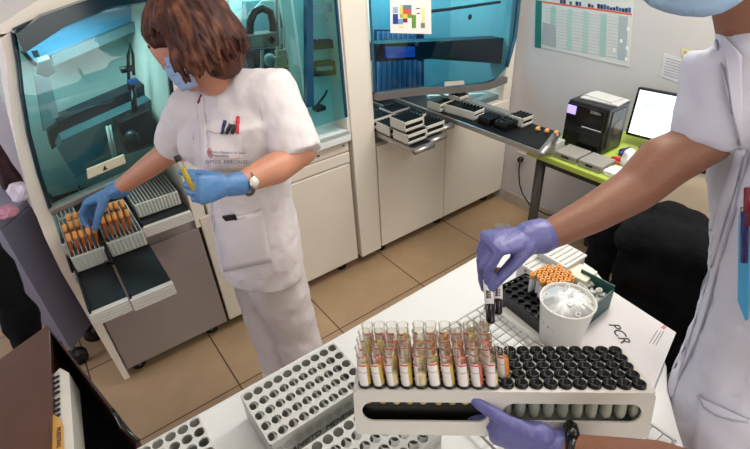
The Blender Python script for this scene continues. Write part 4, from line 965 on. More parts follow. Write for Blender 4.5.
e0, e1, e2, e3 = Z(52, 380, zc - .03), Z(60, 368, zc), Z(69, 373, zc), Z(74, 452, zc)
b = MB(); b.prism([Z(60, 368, zc), Z(69, 373, zc), Z(76, 475, zc), Z(65, 475, zc)], (0, 0, -.07)); build('top_face', b, mat('strip_grey', (205, 200, 190), .5), ST)
b = MB(); b.prism([Z(52, 376, zc - .01), Z(60, 368, zc), Z(65, 475, zc), Z(53, 475, zc - .01)], (0, 0, -.06)); pfo = build('punched_face', b, mat('strip_light', (222, 218, 210), .5), ST)
for r in range(8):
    for c_ in range(2):
        yy = 378 + r * 5.2 + (2 if r > 3 else 0); xx = 54.2 + c_ * 3.4 + r * .12
        p = Z(xx, yy - c_ * 1.5, zc - .0035 + .003 * c_) ; b = MB(); b.ball(p, .0052, (1, 1, .35), 10); build('punched_hole', b, M_black, pfo, smooth=True)
b = MB(); b.prism([Z(51, 413, zc + .002), Z(58, 417, zc + .004), Z(63, 425, zc + .004), Z(65, 475, zc + .004), Z(52, 475, zc + .002)], (0, 0, -.002))
yl = thing('kraft_label', 'ochre paper label tucked over the perforated strip in the wooden box', 'paper label', Z(57, 440, zc)); build('paper', b, mat('kraft_ochre', (196, 148, 74), .7), yl)
text('lettering', 'MUESTRAS', .012, frame(Z(58.5, 437, zc + .0052), Z(58, 445, zc) - Z(58, 425, zc), UP.cross(Z(58, 445, zc) - Z(58, 425, zc))), M_ink, yl)

# ------------------------------------------------------------------ far left: grey cart, things on it, dark garment
CT = thing('grey_cart', 'blue-grey metal cart standing past the first analyzer', 'cart', (-.6, 2.6, 0))
cz = .85
c_a, c_b = Z(30, 198, cz), Z(-60, 268, cz)
cdir = Vector(((c_b - c_a).x, (c_b - c_a).y, 0)).normalized(); cM = frame(Vector((c_a.x, c_a.y + .1, .10)), cdir, UP.cross(cdir) * -1)
b = MB(); b.prism([Z(27, 199, cz), Z(-4, 224, cz), Z(-32, 203, cz), Z(3, 180, cz)], (0, 0, -.03)); build('top', b, mat('cart_top_grey', (120, 120, 134), .35), CT, bevel=.004)
b = MB(); b.prism([Vector((p.x, p.y, .12)) for p in (Z(28, 200, cz), Z(-3, 224, cz), Z(-31, 204, cz), Z(4, 181, cz))], (0, 0, cz - .15)); build('cabinet', b, mat('cart_blue_grey', (104, 102, 120), .5), CT, bevel=.004)
for p in (Z(23, 200, cz), Z(-2, 220, cz), Z(3, 184, cz), Z(-26, 205, cz)):
    b = MB(); b.tube([(p.x, p.y - .015, .05), (p.x, p.y + .015, .05)], .048, 14); b.tube([(p.x, p.y, .05), (p.x, p.y, .13)], .012, 8); build('caster', b, M_black, CT, smooth=True)
b = MB()
for k in range(2):
    b.tube([Z(16 + 8 * k, 262, .25), Z(22 + 8 * k, 285, .2), Z(30 + 6 * k, 300, .1), Z(38, 318, .06), Z(30, 322, .03)], .006, 8)
tag(build('white_cable', b, M_white, smooth=True), 'white cables hanging at the foot of the blue-grey cart', 'cables')
crumple('red_pouch', Z(12, 183, cz + .02), .085, mat('red_black_mesh', (52, 18, 26), .7, var=.8, scale=60), 'dark red and black speckled pouch standing on the blue-grey cart', 'pouch', (.5, 1, 1.5), 3)
crumple('white_packet', Z(24, 196, cz), .05, mat('lilac_white', (214, 204, 214), .6), 'pale lilac packet at the front of the blue-grey cart', 'packet', (1, 1, .8), 6)
crumple('white_packet', Z(8, 214, cz), .035, mat('rose_white', (190, 130, 150), .6), 'small rosy packet left of the pale lilac packet on the cart', 'packet', (1, 1.3, .6), 8)
b = MB(); pts = [(S(-40, 215, 1.9), .08), (S(-20, 250, 1.8), .085), (S(-5, 275, 1.72), .075), (S(8, 300, 1.64), .070), (S(24, 325, 1.6), .065), (S(36, 352, 1.56), .06), (S(42, 385, 1.54), .055)]
b.limb([(p, r * .75, r * .75, (1, 0, 0)) for p, r in pts], 16)
gm = build('dark_garment', b, M_blackcloth, smooth=True); remesh(gm, .015, 6); wrinkle(gm, .04, .1)
tag(gm, 'black garment hanging at the left edge in front of the blue-grey cart', 'garment')

# ------------------------------------------------------------------ people
RIGHT = Wm @ Vector((1, 0, 0)); RIGHT = Vector((RIGHT.x, RIGHT.y, 0)).normalized(); LEFT = -RIGHT
def tocam(p): v = Vector((-p.x, -p.y, 0)); return v.normalized()
def limbs(chains, n=20):
    b = MB()
    for c in chains: b.limb(c, n)
    return b
def skin(name, chains, m, parent, vox=.007, sm=6, fold=None):
    o = build(name, limbs(chains), m, parent, smooth=True); remesh(o, vox, sm)
    if fold: wrinkle(o, *fold)
    return o
def hand_chains(w, f, nrm, th, s=1.0, curls=((20, 25, 15),) * 4, thumb=(.5, .4), spread=.04, tcurl=(20, 25)):
    """w wrist, f towards the knuckles, nrm out of the palm, th thumb side"""
    f = f.normalized(); nrm = (nrm - f * nrm.dot(f)).normalized(); th = (th - f * th.dot(f) - nrm * th.dot(nrm)).normalized()
    ch = [[(w - f * .035 * s, .027 * s, .021 * s, th), (w, .026 * s, .019 * s, th), (w + f * .045 * s, .037 * s, .017 * s, th), (w + f * .08 * s, .040 * s, .015 * s, th)]]
    lens = [(.042, .026, .021), (.046, .029, .022), (.042, .027, .021), (.034, .021, .018)]; offs = [.029, .010, -.010, -.028]
    for k in range(4):
        p = w + f * (.083 - .004 * abs(k - 1)) * s + th * offs[k] * s; base = p - f * .02 * s
        pts = [base, p]; ang = 0; d0 = (f + th * spread * (1.5 - k)).normalized(); R = [.0095 * s, .0098 * s]
        for L, c, r in zip(lens[k], curls[k], (.0090, .0084, .0074)):
            ang += math.radians(c); p = p + (d0 * math.cos(ang) + nrm * math.sin(ang)) * L * s; pts.append(p); R.append(r * s)
        ch.append([(q, r, r, th) for q, r in zip(pts, R)])
    p = w + f * .018 * s + th * .022 * s + nrm * .006 * s
    d = (f * (1 - thumb[0]) + th * thumb[0] + nrm * thumb[1]).normalized()
    pts = [p, p + d * .042 * s]; d2 = (d + f * math.sin(math.radians(tcurl[0])) + nrm * math.sin(math.radians(tcurl[0]))).normalized()
    pts.append(pts[-1] + d2 * .032 * s); d3 = (d2 + f * math.sin(math.radians(tcurl[1])) * .6 + nrm * math.sin(math.radians(tcurl[1]))).normalized(); pts.append(pts[-1] + d3 * .026 * s)
    ch.append([(q, r * s, r * s, th) for q, r in zip(pts, (.015, .0125, .0108, .0092))])
    return ch
def surf(o, px, py, off=0.0):
    dg = bpy.context.evaluated_depsgraph_get(); ev = o.evaluated_get(dg); mw = wmat(o); inv = mw.inverted()
    c = Vector((0, 0, H)); d = ray(px, py).normalized()
    ok, loc, nr, _ = ev.ray_cast(inv @ c, (inv.to_3x3() @ d).normalized())
    if not ok: return None, None
    return mw @ loc - d * off, (mw.to_3x3() @ nr).normalized()
def patch(name, o, quad, m, parent, off=.004, th=.002, nu=8, nv=8, sag=0):
    rows = []; last = None
    for j in range(nv + 1):
        row = []
        for i in range(nu + 1):
            s_, t_ = i / nu, j / nv
            px = (quad[0][0] * (1 - s_) + quad[1][0] * s_) * (1 - t_) + (quad[3][0] * (1 - s_) + quad[2][0] * s_) * t_
            py = (quad[0][1] * (1 - s_) + quad[1][1] * s_) * (1 - t_) + (quad[3][1] * (1 - s_) + quad[2][1] * s_) * t_ + sag * 4 * s_ * (1 - s_) * (1 - t_)
            p, _ = surf(o, px, py, off)
            if p is None: p = last
            last = p; row.append(p)
        rows.append(row)
    if any(p is None for r in rows for p in r): return None
    b = MB(); b.grid(rows); q = build(name, b, m, parent, smooth=True); md = q.modifiers.new('s', 'SOLIDIFY'); md.thickness = th; md.offset = 0
    return q
def surfline(name, o, pts, r, m, parent, off=.002):
    P = [surf(o, *p, off)[0] for p in pts]; P = [p for p in P if p is not None]
    if len(P) < 2: return None
    b = MB(); b.tube(P, r, 6); return build(name, b, m, parent, smooth=True)

# --- the woman at the analyzer
wb = Vector((.43, 1.33, 0))
WO = thing('person', 'woman with auburn hair, white tunic, blue gloves and face mask reaching into the analyzer', 'person', wb)
tw = tocam(wb); fw = (LEFT * .80 + tw * .60).normalized(); sd = Vector((fw.y, -fw.x, 0))     # facing, her right side
hc = S(193, 42, 1.40); neck = S(222, 84, 1.41); chest = S(238, 130, 1.42); waist = S(248, 190, 1.41); pel = S(258, 240, 1.40)
Lsh, Lel, Lwr = S(271, 94, 1.37), S(300, 158, 1.25), S(238, 184, 1.12)
Rsh, Rel, Rwr = S(192, 108, 1.50), S(172, 150, 1.62), S(117, 190, 1.76)
ff = (LEFT * 1.0 + UP * -.40 + tw * -.10).normalized(); fs = ff.cross(UP).normalized(); fu = fs.cross(ff).normalized()
hips = Vector((pel.x, pel.y, .86)); kL = Vector((.475, 1.27, .47)); kR = Vector((.415, 1.38, .47)); aL = Vector((.485, 1.25, .09)); aR = Vector((.43, 1.40, .09))
body = [[(hips, .15, .11, sd), (waist, .125, .10, sd), (chest - fw * .02, .13, .08, sd), (neck + UP * -.06 - fw * .015, .08, .05, sd), (neck, .050, .055, sd), (hc + UP * -.06 - ff * .02, .052, .055, sd)],
        [(hc - ff * .035 + fu * .02, .070, .085, fs), (hc + fu * .02, .076, .10, fs), (hc + ff * .045, .066, .095, fs)],
        [(hc + ff * .02 - fu * .05, .05, .05, fs), (hc + ff * .065 - fu * .085, .03, .03, fs)],
        [(hc + ff * .092 + fu * .01, .009, .008, fs), (hc + ff * .112 - fu * .022, .013, .012, fs)],
        [(neck + UP * -.09 - fw * .02, .04, .04, UP), (Lsh, .052, .052, UP), (Lel, .047, .046, UP), (Lel.lerp(Lwr, .4), .045, .042, UP), (Lwr, .027, .024, UP), (Lwr + (Lwr - Lel) * .12, .024, .02, UP)],
        [(neck + UP * -.09 - fw * .02, .04, .04, UP), (Rsh, .052, .052, UP), (Rel, .042, .042, UP), (Rel.lerp(Rwr, .4), .038, .036, UP), (Rwr, .026, .024, UP), (Rwr + (Rwr - Rel) * .1, .024, .02, UP)],
        [(hips, .08, .08, sd), (kL, .05, .05, sd), (aL, .035, .035, sd), (aL + fw * .08 - UP * .045, .03, .02, sd)],
        [(hips, .08, .08, sd), (kR, .05, .05, sd), (aR, .035, .035, sd), (aR + fw * .08 - UP * .045, .03, .02, sd)]]
for s_ in (-1, 1): body.append([(hc + fs * s_ * .074 - fu * .01, .008, .016, ff), (hc + fs * s_ * .080 + fu * .02, .008, .018, ff)])
skin('body', body, M_skin, WO)
for s_ in (-1, 1):
    e = hc + ff * .085 + fs * s_ * .031 + fu * .018
    b = MB(); b.ball(e, .0125); ey = build('eye', b, mat('eye_white', (225, 222, 218), .2), WO, smooth=True)
    b = MB(); b.ball(e + ff * .009, .0055); build('iris', b, mat('iris_brown', (40, 24, 18), .2), ey, smooth=True)
    b = MB(); b.tube([e + ff * .012 + fu * .017 - fs * s_ * .014, e + ff * .016 + fu * .021, e + ff * .006 + fu * .018 + fs * s_ * .016], .003, 6); build('eyebrow', b, mat('brow_brown', (60, 32, 20), .8), WO, smooth=True)
# mask
mrow = []
for i in range(9):
    t_ = i / 8; row = []
    for j in range(13):
        q = math.radians(-80 + 160 * j / 12)
        r = .076 + .014 * math.sin(PI * t_) * math.cos(q) ** 2
        row.append(hc + ff * (r * math.cos(q) + .024 * math.cos(q)) + fs * (.078 - .006 * t_) * math.sin(q) + fu * (-.012 - .082 * t_ + .018 * math.cos(q) * (1 - t_) ))
    mrow.append(row)
b = MB(); b.grid(mrow); mk = build('face_mask', b, M_mask, WO, smooth=True); md = mk.modifiers.new('s', 'SOLIDIFY'); md.thickness = .003
for t_ in (2, 4, 6): b = MB(); b.tube([p + ff * .0015 for p in mrow[t_][2:11]], .0011, 5); build('pleat', b, mat('mask_fold', (126, 150, 186), .8), mk, smooth=True)
for s_, j in ((-1, 0), (1, 12)):
    b = MB(); b.tube([mrow[1][j], hc + fs * s_ * .086 + fu * .02 - ff * .01, hc + fs * s_ * .086 - fu * .02 - ff * .012, mrow[7][j]], .0015, 5); build('ear_loop', b, M_white, mk, smooth=True)
# hair: a bob with loose waves
def hairmat():
    m = bpy.data.materials.new('auburn_hair'); m.use_nodes = True; nt = m.node_tree; b = nt.nodes['Principled BSDF']; b.inputs['Roughness'].default_value = .6; b.inputs['Specular IOR Level'].default_value = .25
    tc = nt.nodes.new('ShaderNodeTexCoord'); n = nt.nodes.new('ShaderNodeTexNoise'); n.inputs['Scale'].default_value = 40; n.inputs['Detail'].default_value = 6
    mp = nt.nodes.new('ShaderNodeMapping'); mp.inputs['Scale'].default_value = (1, 1, .25); nt.links.new(tc.outputs['Object'], mp.inputs[0]); nt.links.new(mp.outputs[0], n.inputs['Vector'])
    cr = nt.nodes.new('ShaderNodeValToRGB'); e = cr.color_ramp.elements; e[0].position = .3; e[0].color = srgb((34, 15, 11)); e[1].position = .78; e[1].color = srgb((122, 76, 52)); x = e.new(.5); x.color = srgb((66, 34, 24))
    nt.links.new(n.outputs['Fac'], cr.inputs[0]); nt.links.new(cr.outputs[0], b.inputs['Base Color']); return m
M_hair = hairmat()
bk_ = -ff
def hpt(th, ph, r=1.0):
    """th 0 = crown, 1 = ear level; ph angle round the head, 0 = back"""
    d = (bk_ * math.cos(ph) + fs * math.sin(ph)); q = th * PI / 2
    return hc + fu * .018 + (UP * .35 + fu * .65).normalized() * math.cos(q) * .112 * r + d * math.sin(q) * (.112 if math.cos(ph) > -.2 else .104) * r
b = MB()
b.limb([(hc + fu * .045 - ff * .045, .080, .078, fs), (hc + fu * .048 - ff * .0, .090, .076, fs), (hc + fu * .05 + ff * .045, .078, .056, fs)])
b.limb([(hc + fu * .02 - ff * .055, .092, .076, fs), (hc - fu * .03 - ff * .062, .094, .07, fs), (hc - fu * .065 - ff * .055, .085, .055, fs)])
rr = random.Random(4)
for k in range(460):
    ph = rr.uniform(-2.9, 2.9); r0_ = rr.uniform(.96, 1.05); pts = []
    w1, w2 = rr.uniform(0, 6), rr.uniform(0, 6); ln = rr.uniform(.75, 1.0) if abs(ph) < 1.55 else rr.uniform(.40, .52)
    for i in range(9):
        t_ = i / 8 * 1.58 * ln
        if t_ <= 1: p = hpt(t_, ph, r0_)
        else:
            p = hpt(1, ph, r0_) + (UP * -1 * .8 - fu * .3).normalized() * (t_ - 1) * .155 * (1.0 + .15 * math.cos(ph)) + (bk_ * math.cos(ph) + fs * math.sin(ph)) * .03 * math.sin((t_ - 1) * 3.4)
        wv = .009 * min(1, t_ * 1.2)
        tang = (fs * math.cos(ph) - bk_ * math.sin(ph))
        p = p + tang * wv * math.sin(5.2 * t_ + w1) + (bk_ * math.cos(ph) + fs * math.sin(ph)) * wv * .7 * math.sin(5 * t_ + w2)
        pts.append(p)
    b.limb([(p, .0085 * (1 - .55 * (i / 8) ** 2), .007 * (1 - .5 * (i / 8)), UP if i else ff) for i, p in enumerate(pts)], 8)
hr = build('hair', b, M_hair, WO, smooth=True); remesh(hr, .0028, 1, .4)
# tunic
hem = Vector((pel.x - .01, pel.y, .775))
tun = [[(hem, .175, .135, sd), (pel, .172, .135, sd), (waist + UP * -.02, .155, .128, sd), (chest + UP * -.04, .175, .14, sd), (chest + UP * .07, .175, .12, sd), (neck + UP * -.055 , .12, .075, sd), (neck + UP * -.012, .066, .062, sd)],
       [(neck + UP * -.07, .055, .055, UP), (Lsh * .5 + (neck + UP * -.05) * .5, .082, .082, UP), (Lsh, .085, .085, UP), (Lsh.lerp(Lel, .6), .078, .076, UP), (Lsh.lerp(Lel, .98), .076, .072, UP)],
       [(neck + UP * -.07, .055, .055, UP), (Rsh, .072, .07, UP), (Rsh.lerp(Rel, .6), .07, .068, UP), (Rsh.lerp(Rel, .9), .068, .064, UP)]]
b = MB()
def blunt(b, rings, n=22):
    L = [(Vector(p), ra, rb, Vector(s)) for p, ra, rb, s in rings]; N = len(L); R = []
    for i, (p, ra, rb, s) in enumerate(L):
        t = (L[min(i + 1, N - 1)][0] - L[max(i - 1, 0)][0]).normalized(); x = (s - t * s.dot(t)).normalized(); y = t.cross(x)
        R.append([b.b.verts.new(p + x * ra * math.cos(2 * PI * k / n) + y * rb * math.sin(2 * PI * k / n)) for k in range(n)])
    for i in range(N - 1):
        for k in range(n): b.b.faces.new((R[i][k], R[i][(k + 1) % n], R[i + 1][(k + 1) % n], R[i + 1][k]))
    b.b.faces.new(R[0][::-1]); b.b.faces.new(R[-1])
for c in tun: blunt(b, c)
b.ball(chest + fw * .085 + sd * .075 + UP * -.035, .075); b.ball(chest + fw * .085 - sd * .075 + UP * -.035, .075)
tu = build('tunic', b, M_tunic, WO, smooth=True); remesh(tu, .0065, 8); wrinkle(tu, .012, .05)
# trousers and clogs
b = MB()
for k_, a_, o_ in ((kL, aL, -1), (kR, aR, 1)):
    blunt(b, [(hips + sd * .055 * o_ + UP * .06, .10, .115, sd), (hips + sd * .06 * o_ - UP * .08, .098, .11, sd), (k_, .080, .085, sd), (Vector((a_.x, a_.y, .22)), .078, .085, sd), (Vector((a_.x, a_.y, .05)), .080, .09, sd)])
tr = build('trousers', b, M_tunic, WO, smooth=True); remesh(tr, .008, 4); wrinkle(tr, .016, .08)
for a_ in (aL, aR):
    b = MB(); b.limb([(Vector((a_.x, a_.y, .03)) - fw * .05, .038, .026, sd), (Vector((a_.x, a_.y, .032)) + fw * .04, .042, .028, sd), (Vector((a_.x, a_.y, .028)) + fw * .12, .036, .022, sd)]); build('clog', b, M_white, WO, smooth=True)
# gloves, watch, held tube
hL = S(207, 189, 1.08)
fL = (hL - Lwr).normalized()
gl_ = hand_chains(Lwr + fL * .03, fL, (-tocam(Lwr) * .9 - UP * .25 + LEFT * .1), UP, .93, ((72, 88, 50), (74, 88, 50), (76, 88, 50), (78, 88, 50)), thumb=(.25, .75), tcurl=(30, 40), spread=.0)
gl_.append([(Lwr - fL * .012, .031, .027, UP), (Lwr + fL * .03, .028, .024, UP)])
o = skin('glove', gl_, M_gloveb, WO, .0032, 3)
fR = (S(84, 204, 1.83) - Rwr).normalized()
gr_ = hand_chains(Rwr + fR * .02, fR, (UP * -1 + tocam(Rwr) * .25), (tocam(Rwr) * .8 + RIGHT * .5), 1.15, ((38, 40, 20), (35, 38, 18), (35, 36, 18), (35, 35, 15)), thumb=(.35, .7), tcurl=(15, 20))
gr_.append([(Rwr - fR * .02, .033, .029, UP), (Rwr + fR * .02, .029, .024, UP)])
skin('glove', gr_, M_gloveb, WO, .0032, 3)
wt = Lwr - fL * .028; wn = (tocam(wt) * .85 + UP * .35).normalized(); wn = (wn - fL * wn.dot(fL)).normalized()
b = MB(); cx = fL.cross(wn); b.tube([wt + (wn * math.cos(q * PI / 9) * .0295 + cx * math.sin(q * PI / 9) * .032) for q in range(19)], .0045, 8); wr = build('watch_strap', b, mat('watch_strap_taupe', (96, 76, 64), .5), WO, smooth=True)
FM = frame(wt + wn * .030, fL, cx)
zf = FM.to_3x3() @ Vector((0, 0, 1)); sgn = 1 if zf.dot(wn) > 0 else -1
b = MB(); b.lathe([(0, -.003), (.0155, -.003), (.0165, .001 ), (.014, .004), (0, .0042)], n=24); b.b.transform(FM @ Matrix.Scale(sgn, 4, (0, 0, 1))); build('watch_case', b, mat('watch_steel', (190, 180, 165), .25, .8), wr, smooth=True)
b = MB(); b.lathe([(0, .0048), (.0118, .0046), (.0118, .004)], n=24); b.b.transform(FM @ Matrix.Scale(sgn, 4, (0, 0, 1))); build('watch_dial', b, M_white, wr, smooth=True)
ht = S(188, 179, 1.04); hd = (S(179, 161, 1.04) - ht).normalized()
t = thing('test_tube', 'small tube of yellow fluid held upright in the woman\'s left glove', 'test tube', ht)
b = MB(); b.tube([ht - hd * .03, ht + hd * .052], .0065, 12, caps=False); build('glass_body', b, M_glass, t, smooth=True)
b = MB(); b.tube([ht - hd * .028, ht + hd * .028], .0055, 12); build('fluid', b, mat('yellow_fluid', (206, 176, 40), .3), t, smooth=True)
b = MB(); b.tube([ht + hd * .048, ht + hd * .058], .0072, 12); build('cap', b, M_ink, t, smooth=True)
# tunic details laid on the cloth
surfline('placket_seam', tu, [(206, 84), (199, 110), (193, 140), (196, 180), (203, 225), (211, 262), (217, 284)], .0016, mat('seam_shade', (190, 178, 178), .9), WO, .001)
patch('placket', tu, [(196, 92), (203, 90), (219, 282), (212, 286)], M_tunic, WO, .003, .003, 3, 26)
pk = patch('chest_pocket', tu, [(207, 131), (241, 133), (243, 171), (208, 172)], M_tunic, WO, .004, .002, 8, 8, 1.5)
surfline('pocket_hem', tu, [(207, 131), (215, 133), (225, 134.5), (241, 133)], .0014, MATS['seam_shade'], WO, .006)
patch('hip_pocket', tu, [(214, 217), (262, 209), (272, 262), (224, 272)], M_tunic, WO, .004, .002, 8, 8, 3)
surfline('pocket_hem', tu, [(214, 217), (226, 220), (240, 219), (262, 209)], .0014, MATS['seam_shade'], WO, .006)
surfline('hem_seam', tu, [(220, 276), (240, 281), (262, 279), (284, 271), (296, 262)], .0014, MATS['seam_shade'], WO, .002)
surfline('collar_seam', tu, [(205, 92), (214, 80), (224, 68), (236, 56)], .0022, MATS['seam_shade'], WO, .002)
surfline('sleeve_seam', tu, [(262, 60), (258, 85), (260, 110), (266, 135)], .0012, MATS['seam_shade'], WO, .001)
def pen(o, p0, p1, m, label, cap=None):
    a0, _ = surf(o, *p0, .008); a1, _ = surf(o, *p1, .010)
    if a0 is None or a1 is None: return
    t = thing('pen', label, 'pen', a0, 0, 'pens in breast pockets'); b = MB(); b.tube([a0, a1], .0045, 10); build('barrel', b, m, t, smooth=True)
    b = MB(); d = (a1 - a0).normalized(); b.tube([a1, a1 - d * .02], [.0052, .0052], 10); build('cap', b, cap or m, t, smooth=True)
pen(tu, (222, 134), (225, 121), M_blue, 'navy blue pen in the woman\'s chest pocket')
pen(tu, (226, 134), (231, 124), mat('green_black_pen', (18, 34, 30), .4), 'blackish green pen in the woman\'s chest pocket, the middle one')
pen(tu, (232, 134), (235, 125), M_ink, 'black pen in the woman\'s chest pocket')
pen(tu, (237, 133), (238, 117), M_red, 'red pen in the woman\'s chest pocket')
hp, hn = surf(tu, 236, 217, .006)
if hp is not None:
    hp2, _ = surf(tu, 224, 218.5, .006)
    b = MB(); b.box((hp + hp2) / 2 , ((hp - hp2).length, .008, .02), frame((0, 0, 0), hp - hp2, tocam(hp)).to_3x3().to_4x4()); tag(build('phone', b, M_black, bevel=.002), 'black phone peeking out of the woman\'s hip pocket', 'phone')
def laid_text(o, body, size, px, py, px2, py2, m, parent, name='print'):
    p, n = surf(o, px, py, .007); q, _ = surf(o, px2, py2, .007); c, _ = surf(o, (px + px2) / 2, (py + py2) / 2, .0075)
    if p is None or q is None: return
    x = (q - p).normalized(); y = (-ray(px, py)).normalized().cross(x)
    return text(name, body, size, frame(c, x, y), m, parent)
laid_text(tu, 'Servicio Navarro de Salud', .0092, 213, 152, 241, 153, M_blue, WO)
laid_text(tu, 'Osasunbidea', .0088, 213, 155.5, 228, 156.3, M_blue, WO)
laid_text(tu, 'DPTOS. ESPECIALES', .0125, 213, 162, 241, 162, M_blue, WO)
surfline('print_rule', tu, [(214, 159), (228, 159), (241, 158.5)], .0006, M_red, WO, .007)
surfline('crest', tu, [(209, 148), (207.5, 152), (208.5, 156), (211, 158), (212, 153), (210.5, 149), (209, 148)], .001, M_red, WO, .007)
surfline('crest', tu, [(210, 151), (209.5, 153.5), (210.5, 155)], .0018, M_red, WO, .007)
surfline('neck_cord', tu, [(204, 86), (201, 95), (198, 103)], .003, mat('red_cord', (120, 30, 34), .6), WO, .006)

# --- the lab worker at the right, in a white coat
dc = Vector((1.0, .0, 0))
DO = thing('person', 'worker in a white coat and violet gloves, holding the tube rack and dark tubes', 'person', dc)
dfw = Vector((-.82, .57, 0)).normalized(); dsd = Vector((dfw.y, -dfw.x, 0)).normalized()
sdn = (RIGHT + Vector((0, 0, 0))).normalized()
CL = [(700, 150, .92, .17, .13), (722, 172, .93, .19, .14), (722, 225, .93, .20, .145), (719, 290, .92, .21, .15), (703, 345, .90, .215, .155), (676, 400, .87, .22, .16), (660, 445, .84, .225, .165), (640, 500, .82, .235, .175)]
crings = []
for px, py, s_, ra, rb in CL[1:]:
    p = S(px, py, s_); crings.append((p + RIGHT * ra, ra, rb, RIGHT))
lowp = crings[-1][0]
crings.append((Vector((lowp.x + .02, lowp.y, .62)), .235, .18, RIGHT)); 
shR, elR, wrR = S(742, 60, .98), S(664, 162, .90), S(549, 235, .75)
nkb = S(758, 34, .97); shL = crings[0][0] + RIGHT * .14 + UP * .10 + tocam(dc) * .05
top1 = crings[0][0].lerp(shR, .5) + UP * .02
hdc = S(768, -104, .95); hdf = (LEFT * .85 - UP * .35 + tocam(dc) * .35).normalized(); hds = hdf.cross(UP).normalized(); hdu = hds.cross(hdf).normalized()
pelv = Vector((1.02, -.02, .92))
wrL = S(563, 452, .47); elL = S(800, 506, .48)
dbody = [[(pelv, .11, .11, dsd), (crings[3][0], .10, .10, dsd), (crings[0][0], .10, .10, dsd), (nkb - UP * .11, .055, .05, dsd), (nkb, .052, .054, dsd), (hdc - UP * .06, .055, .06, dsd)],
         [(hdc - hdf * .04 + hdu * .02, .074, .09, hds), (hdc + hdu * .02, .079, .105, hds), (hdc + hdf * .05, .068, .10, hds)],
         [(hdc + hdf * .03 - hdu * .06, .05, .05, hds), (hdc + hdf * .07 - hdu * .09, .032, .03, hds)],
         [(hdc + hdf * .10 + hdu * .01, .009, .009, hds), (hdc + hdf * .12 - hdu * .022, .014, .013, hds)],
         [(nkb - UP * .10, .04, .04, UP), (shR, .045, .045, UP), (S(701, 143, .935), .048, .048, UP), (elR, .049, .049, UP), (S(634, 190, .86), .042, .042, UP), (S(592, 214, .80), .035, .035, UP), (wrR, .029, .026, UP), (wrR + (wrR - elR) * .05, .027, .024, UP)],
         [(nkb - UP * .12, .035, .035, UP), (shL, .045, .045, UP), (elL, .047, .047, UP), (elL.lerp(wrL, .5), .041, .04, UP), (wrL, .028, .026, UP), (wrL + (wrL - elL).normalized() * .03, .026, .024, UP)]]
for o_ in (-1, 1):
    kk = Vector((pelv.x, pelv.y, .48)) + dsd * .09 * o_ + dfw * .03; an = Vector((pelv.x, pelv.y, .09)) + dsd * .10 * o_
    dbody.append([(pelv + dsd * .05 * o_, .06, .06, dsd), (kk, .052, .055, dsd), (an, .036, .036, dsd), (an + dfw * .09 - UP * .045, .032, .022, dsd)])
    dbody.append([(hdc + hds * o_ * .076 - hdu * .01, .008, .018, hdf), (hdc + hds * o_ * .083 + hdu * .02, .008, .02, hdf)])
skin('body', dbody, M_skin2, DO)
for s_ in (-1, 1):
    e = hdc + hdf * .09 + hds * s_ * .032 + hdu * .02
    b = MB(); b.ball(e, .0125); ey = build('eye', b, MATS['eye_white'], DO, smooth=True); b = MB(); b.ball(e + hdf * .009, .0055); build('iris', b, MATS['iris_brown'], ey, smooth=True)
b = MB(); b.limb([(hdc - hdf * .055 + hdu * .03, .088, .09, hds), (hdc + hdu * .055, .088, .085, hds), (hdc + hdf * .045 + hdu * .075, .075, .05, hds)]); hh = build('hair', b, mat('dark_short_hair', (34, 26, 22), .7, var=.3, scale=60), DO, smooth=True); remesh(hh, .005, 3)
# mask: its lower edge fills the top right corner of the view
rows = []
low_ = [(638, -4), (650, 5), (664, 10), (682, 14), (702, 15.5), (720, 12), (734, 5), (746, -4)]
for i in range(7):
    t_ = i / 6; row = []
    for j, (mx_, my_) in enumerate(low_):
        row.append(S(mx_ + (1 - t_) * (690 - mx_) * .15, my_ - 62 * (1 - t_), .80 + .012 * j - .035 * math.sin(PI * (.25 + .75 * t_)) * math.sin(PI * j / 7)))
    rows.append(row)
b = MB(); b.grid(rows); dm = build('face_mask', b, mat('mask_pale_blue', (150, 178, 206), .85, bump=.15, bscale=60), DO, smooth=True); md = dm.modifiers.new('s', 'SOLIDIFY'); md.thickness = .004
for t_ in (3, 5): b = MB(); b.tube([p for p in rows[t_]], .0012, 5); build('pleat', b, MATS['mask_fold'], dm, smooth=True)
# coat
b = MB(); blunt(b, [(c[0], c[1], c[2], c[3]) for c in crings][::-1] + [(crings[0][0] + UP * .09, .17, .12, RIGHT), (crings[0][0] + UP * .16 , .13, .09, RIGHT), (nkb - UP * .03, .075, .07, RIGHT), (nkb + UP * .012, .062, .060, RIGHT)], 30)
blunt(b, [(nkb - UP * .085, .05, .05, UP), (nkb.lerp(shR, .55) + UP * .0, .080, .078, UP), (shR, .082, .080, UP), (S(727, 100, .96), .076, .074, UP), (S(701, 145, .935), .058, .055, UP)], 24)
blunt(b, [(nkb - UP * .10, .085, .085, UP), (shL, .085, .085, UP), (shL.lerp(elL, .6), .08, .075, UP)], 24)
co = build('coat', b, M_coat, DO, smooth=True); remesh(co, .008, 8); wrinkle(co, .022, .08)
b = MB()
for o_ in (-1, 1):
    kk = Vector((pelv.x, pelv.y, .48)) + dsd * .09 * o_; an = Vector((pelv.x, pelv.y, .05)) + dsd * .10 * o_
    blunt(b, [(pelv + dsd * .07 * o_, .10, .11, dsd), (kk, .08, .085, dsd), (an, .075, .085, dsd)])
dt = build('trousers', b, M_coat, DO, smooth=True); remesh(dt, .009, 4)
for o_ in (-1, 1):
    an = Vector((pelv.x, pelv.y, .03)) + dsd * .10 * o_; b = MB(); b.limb([(an - dfw * .05, .04, .027, dsd), (an + dfw * .05, .045, .03, dsd), (an + dfw * .13, .038, .022, dsd)]); build('shoe', b, M_white, DO, smooth=True)
seamd = mat('coat_seam', (168, 165, 178), .9)
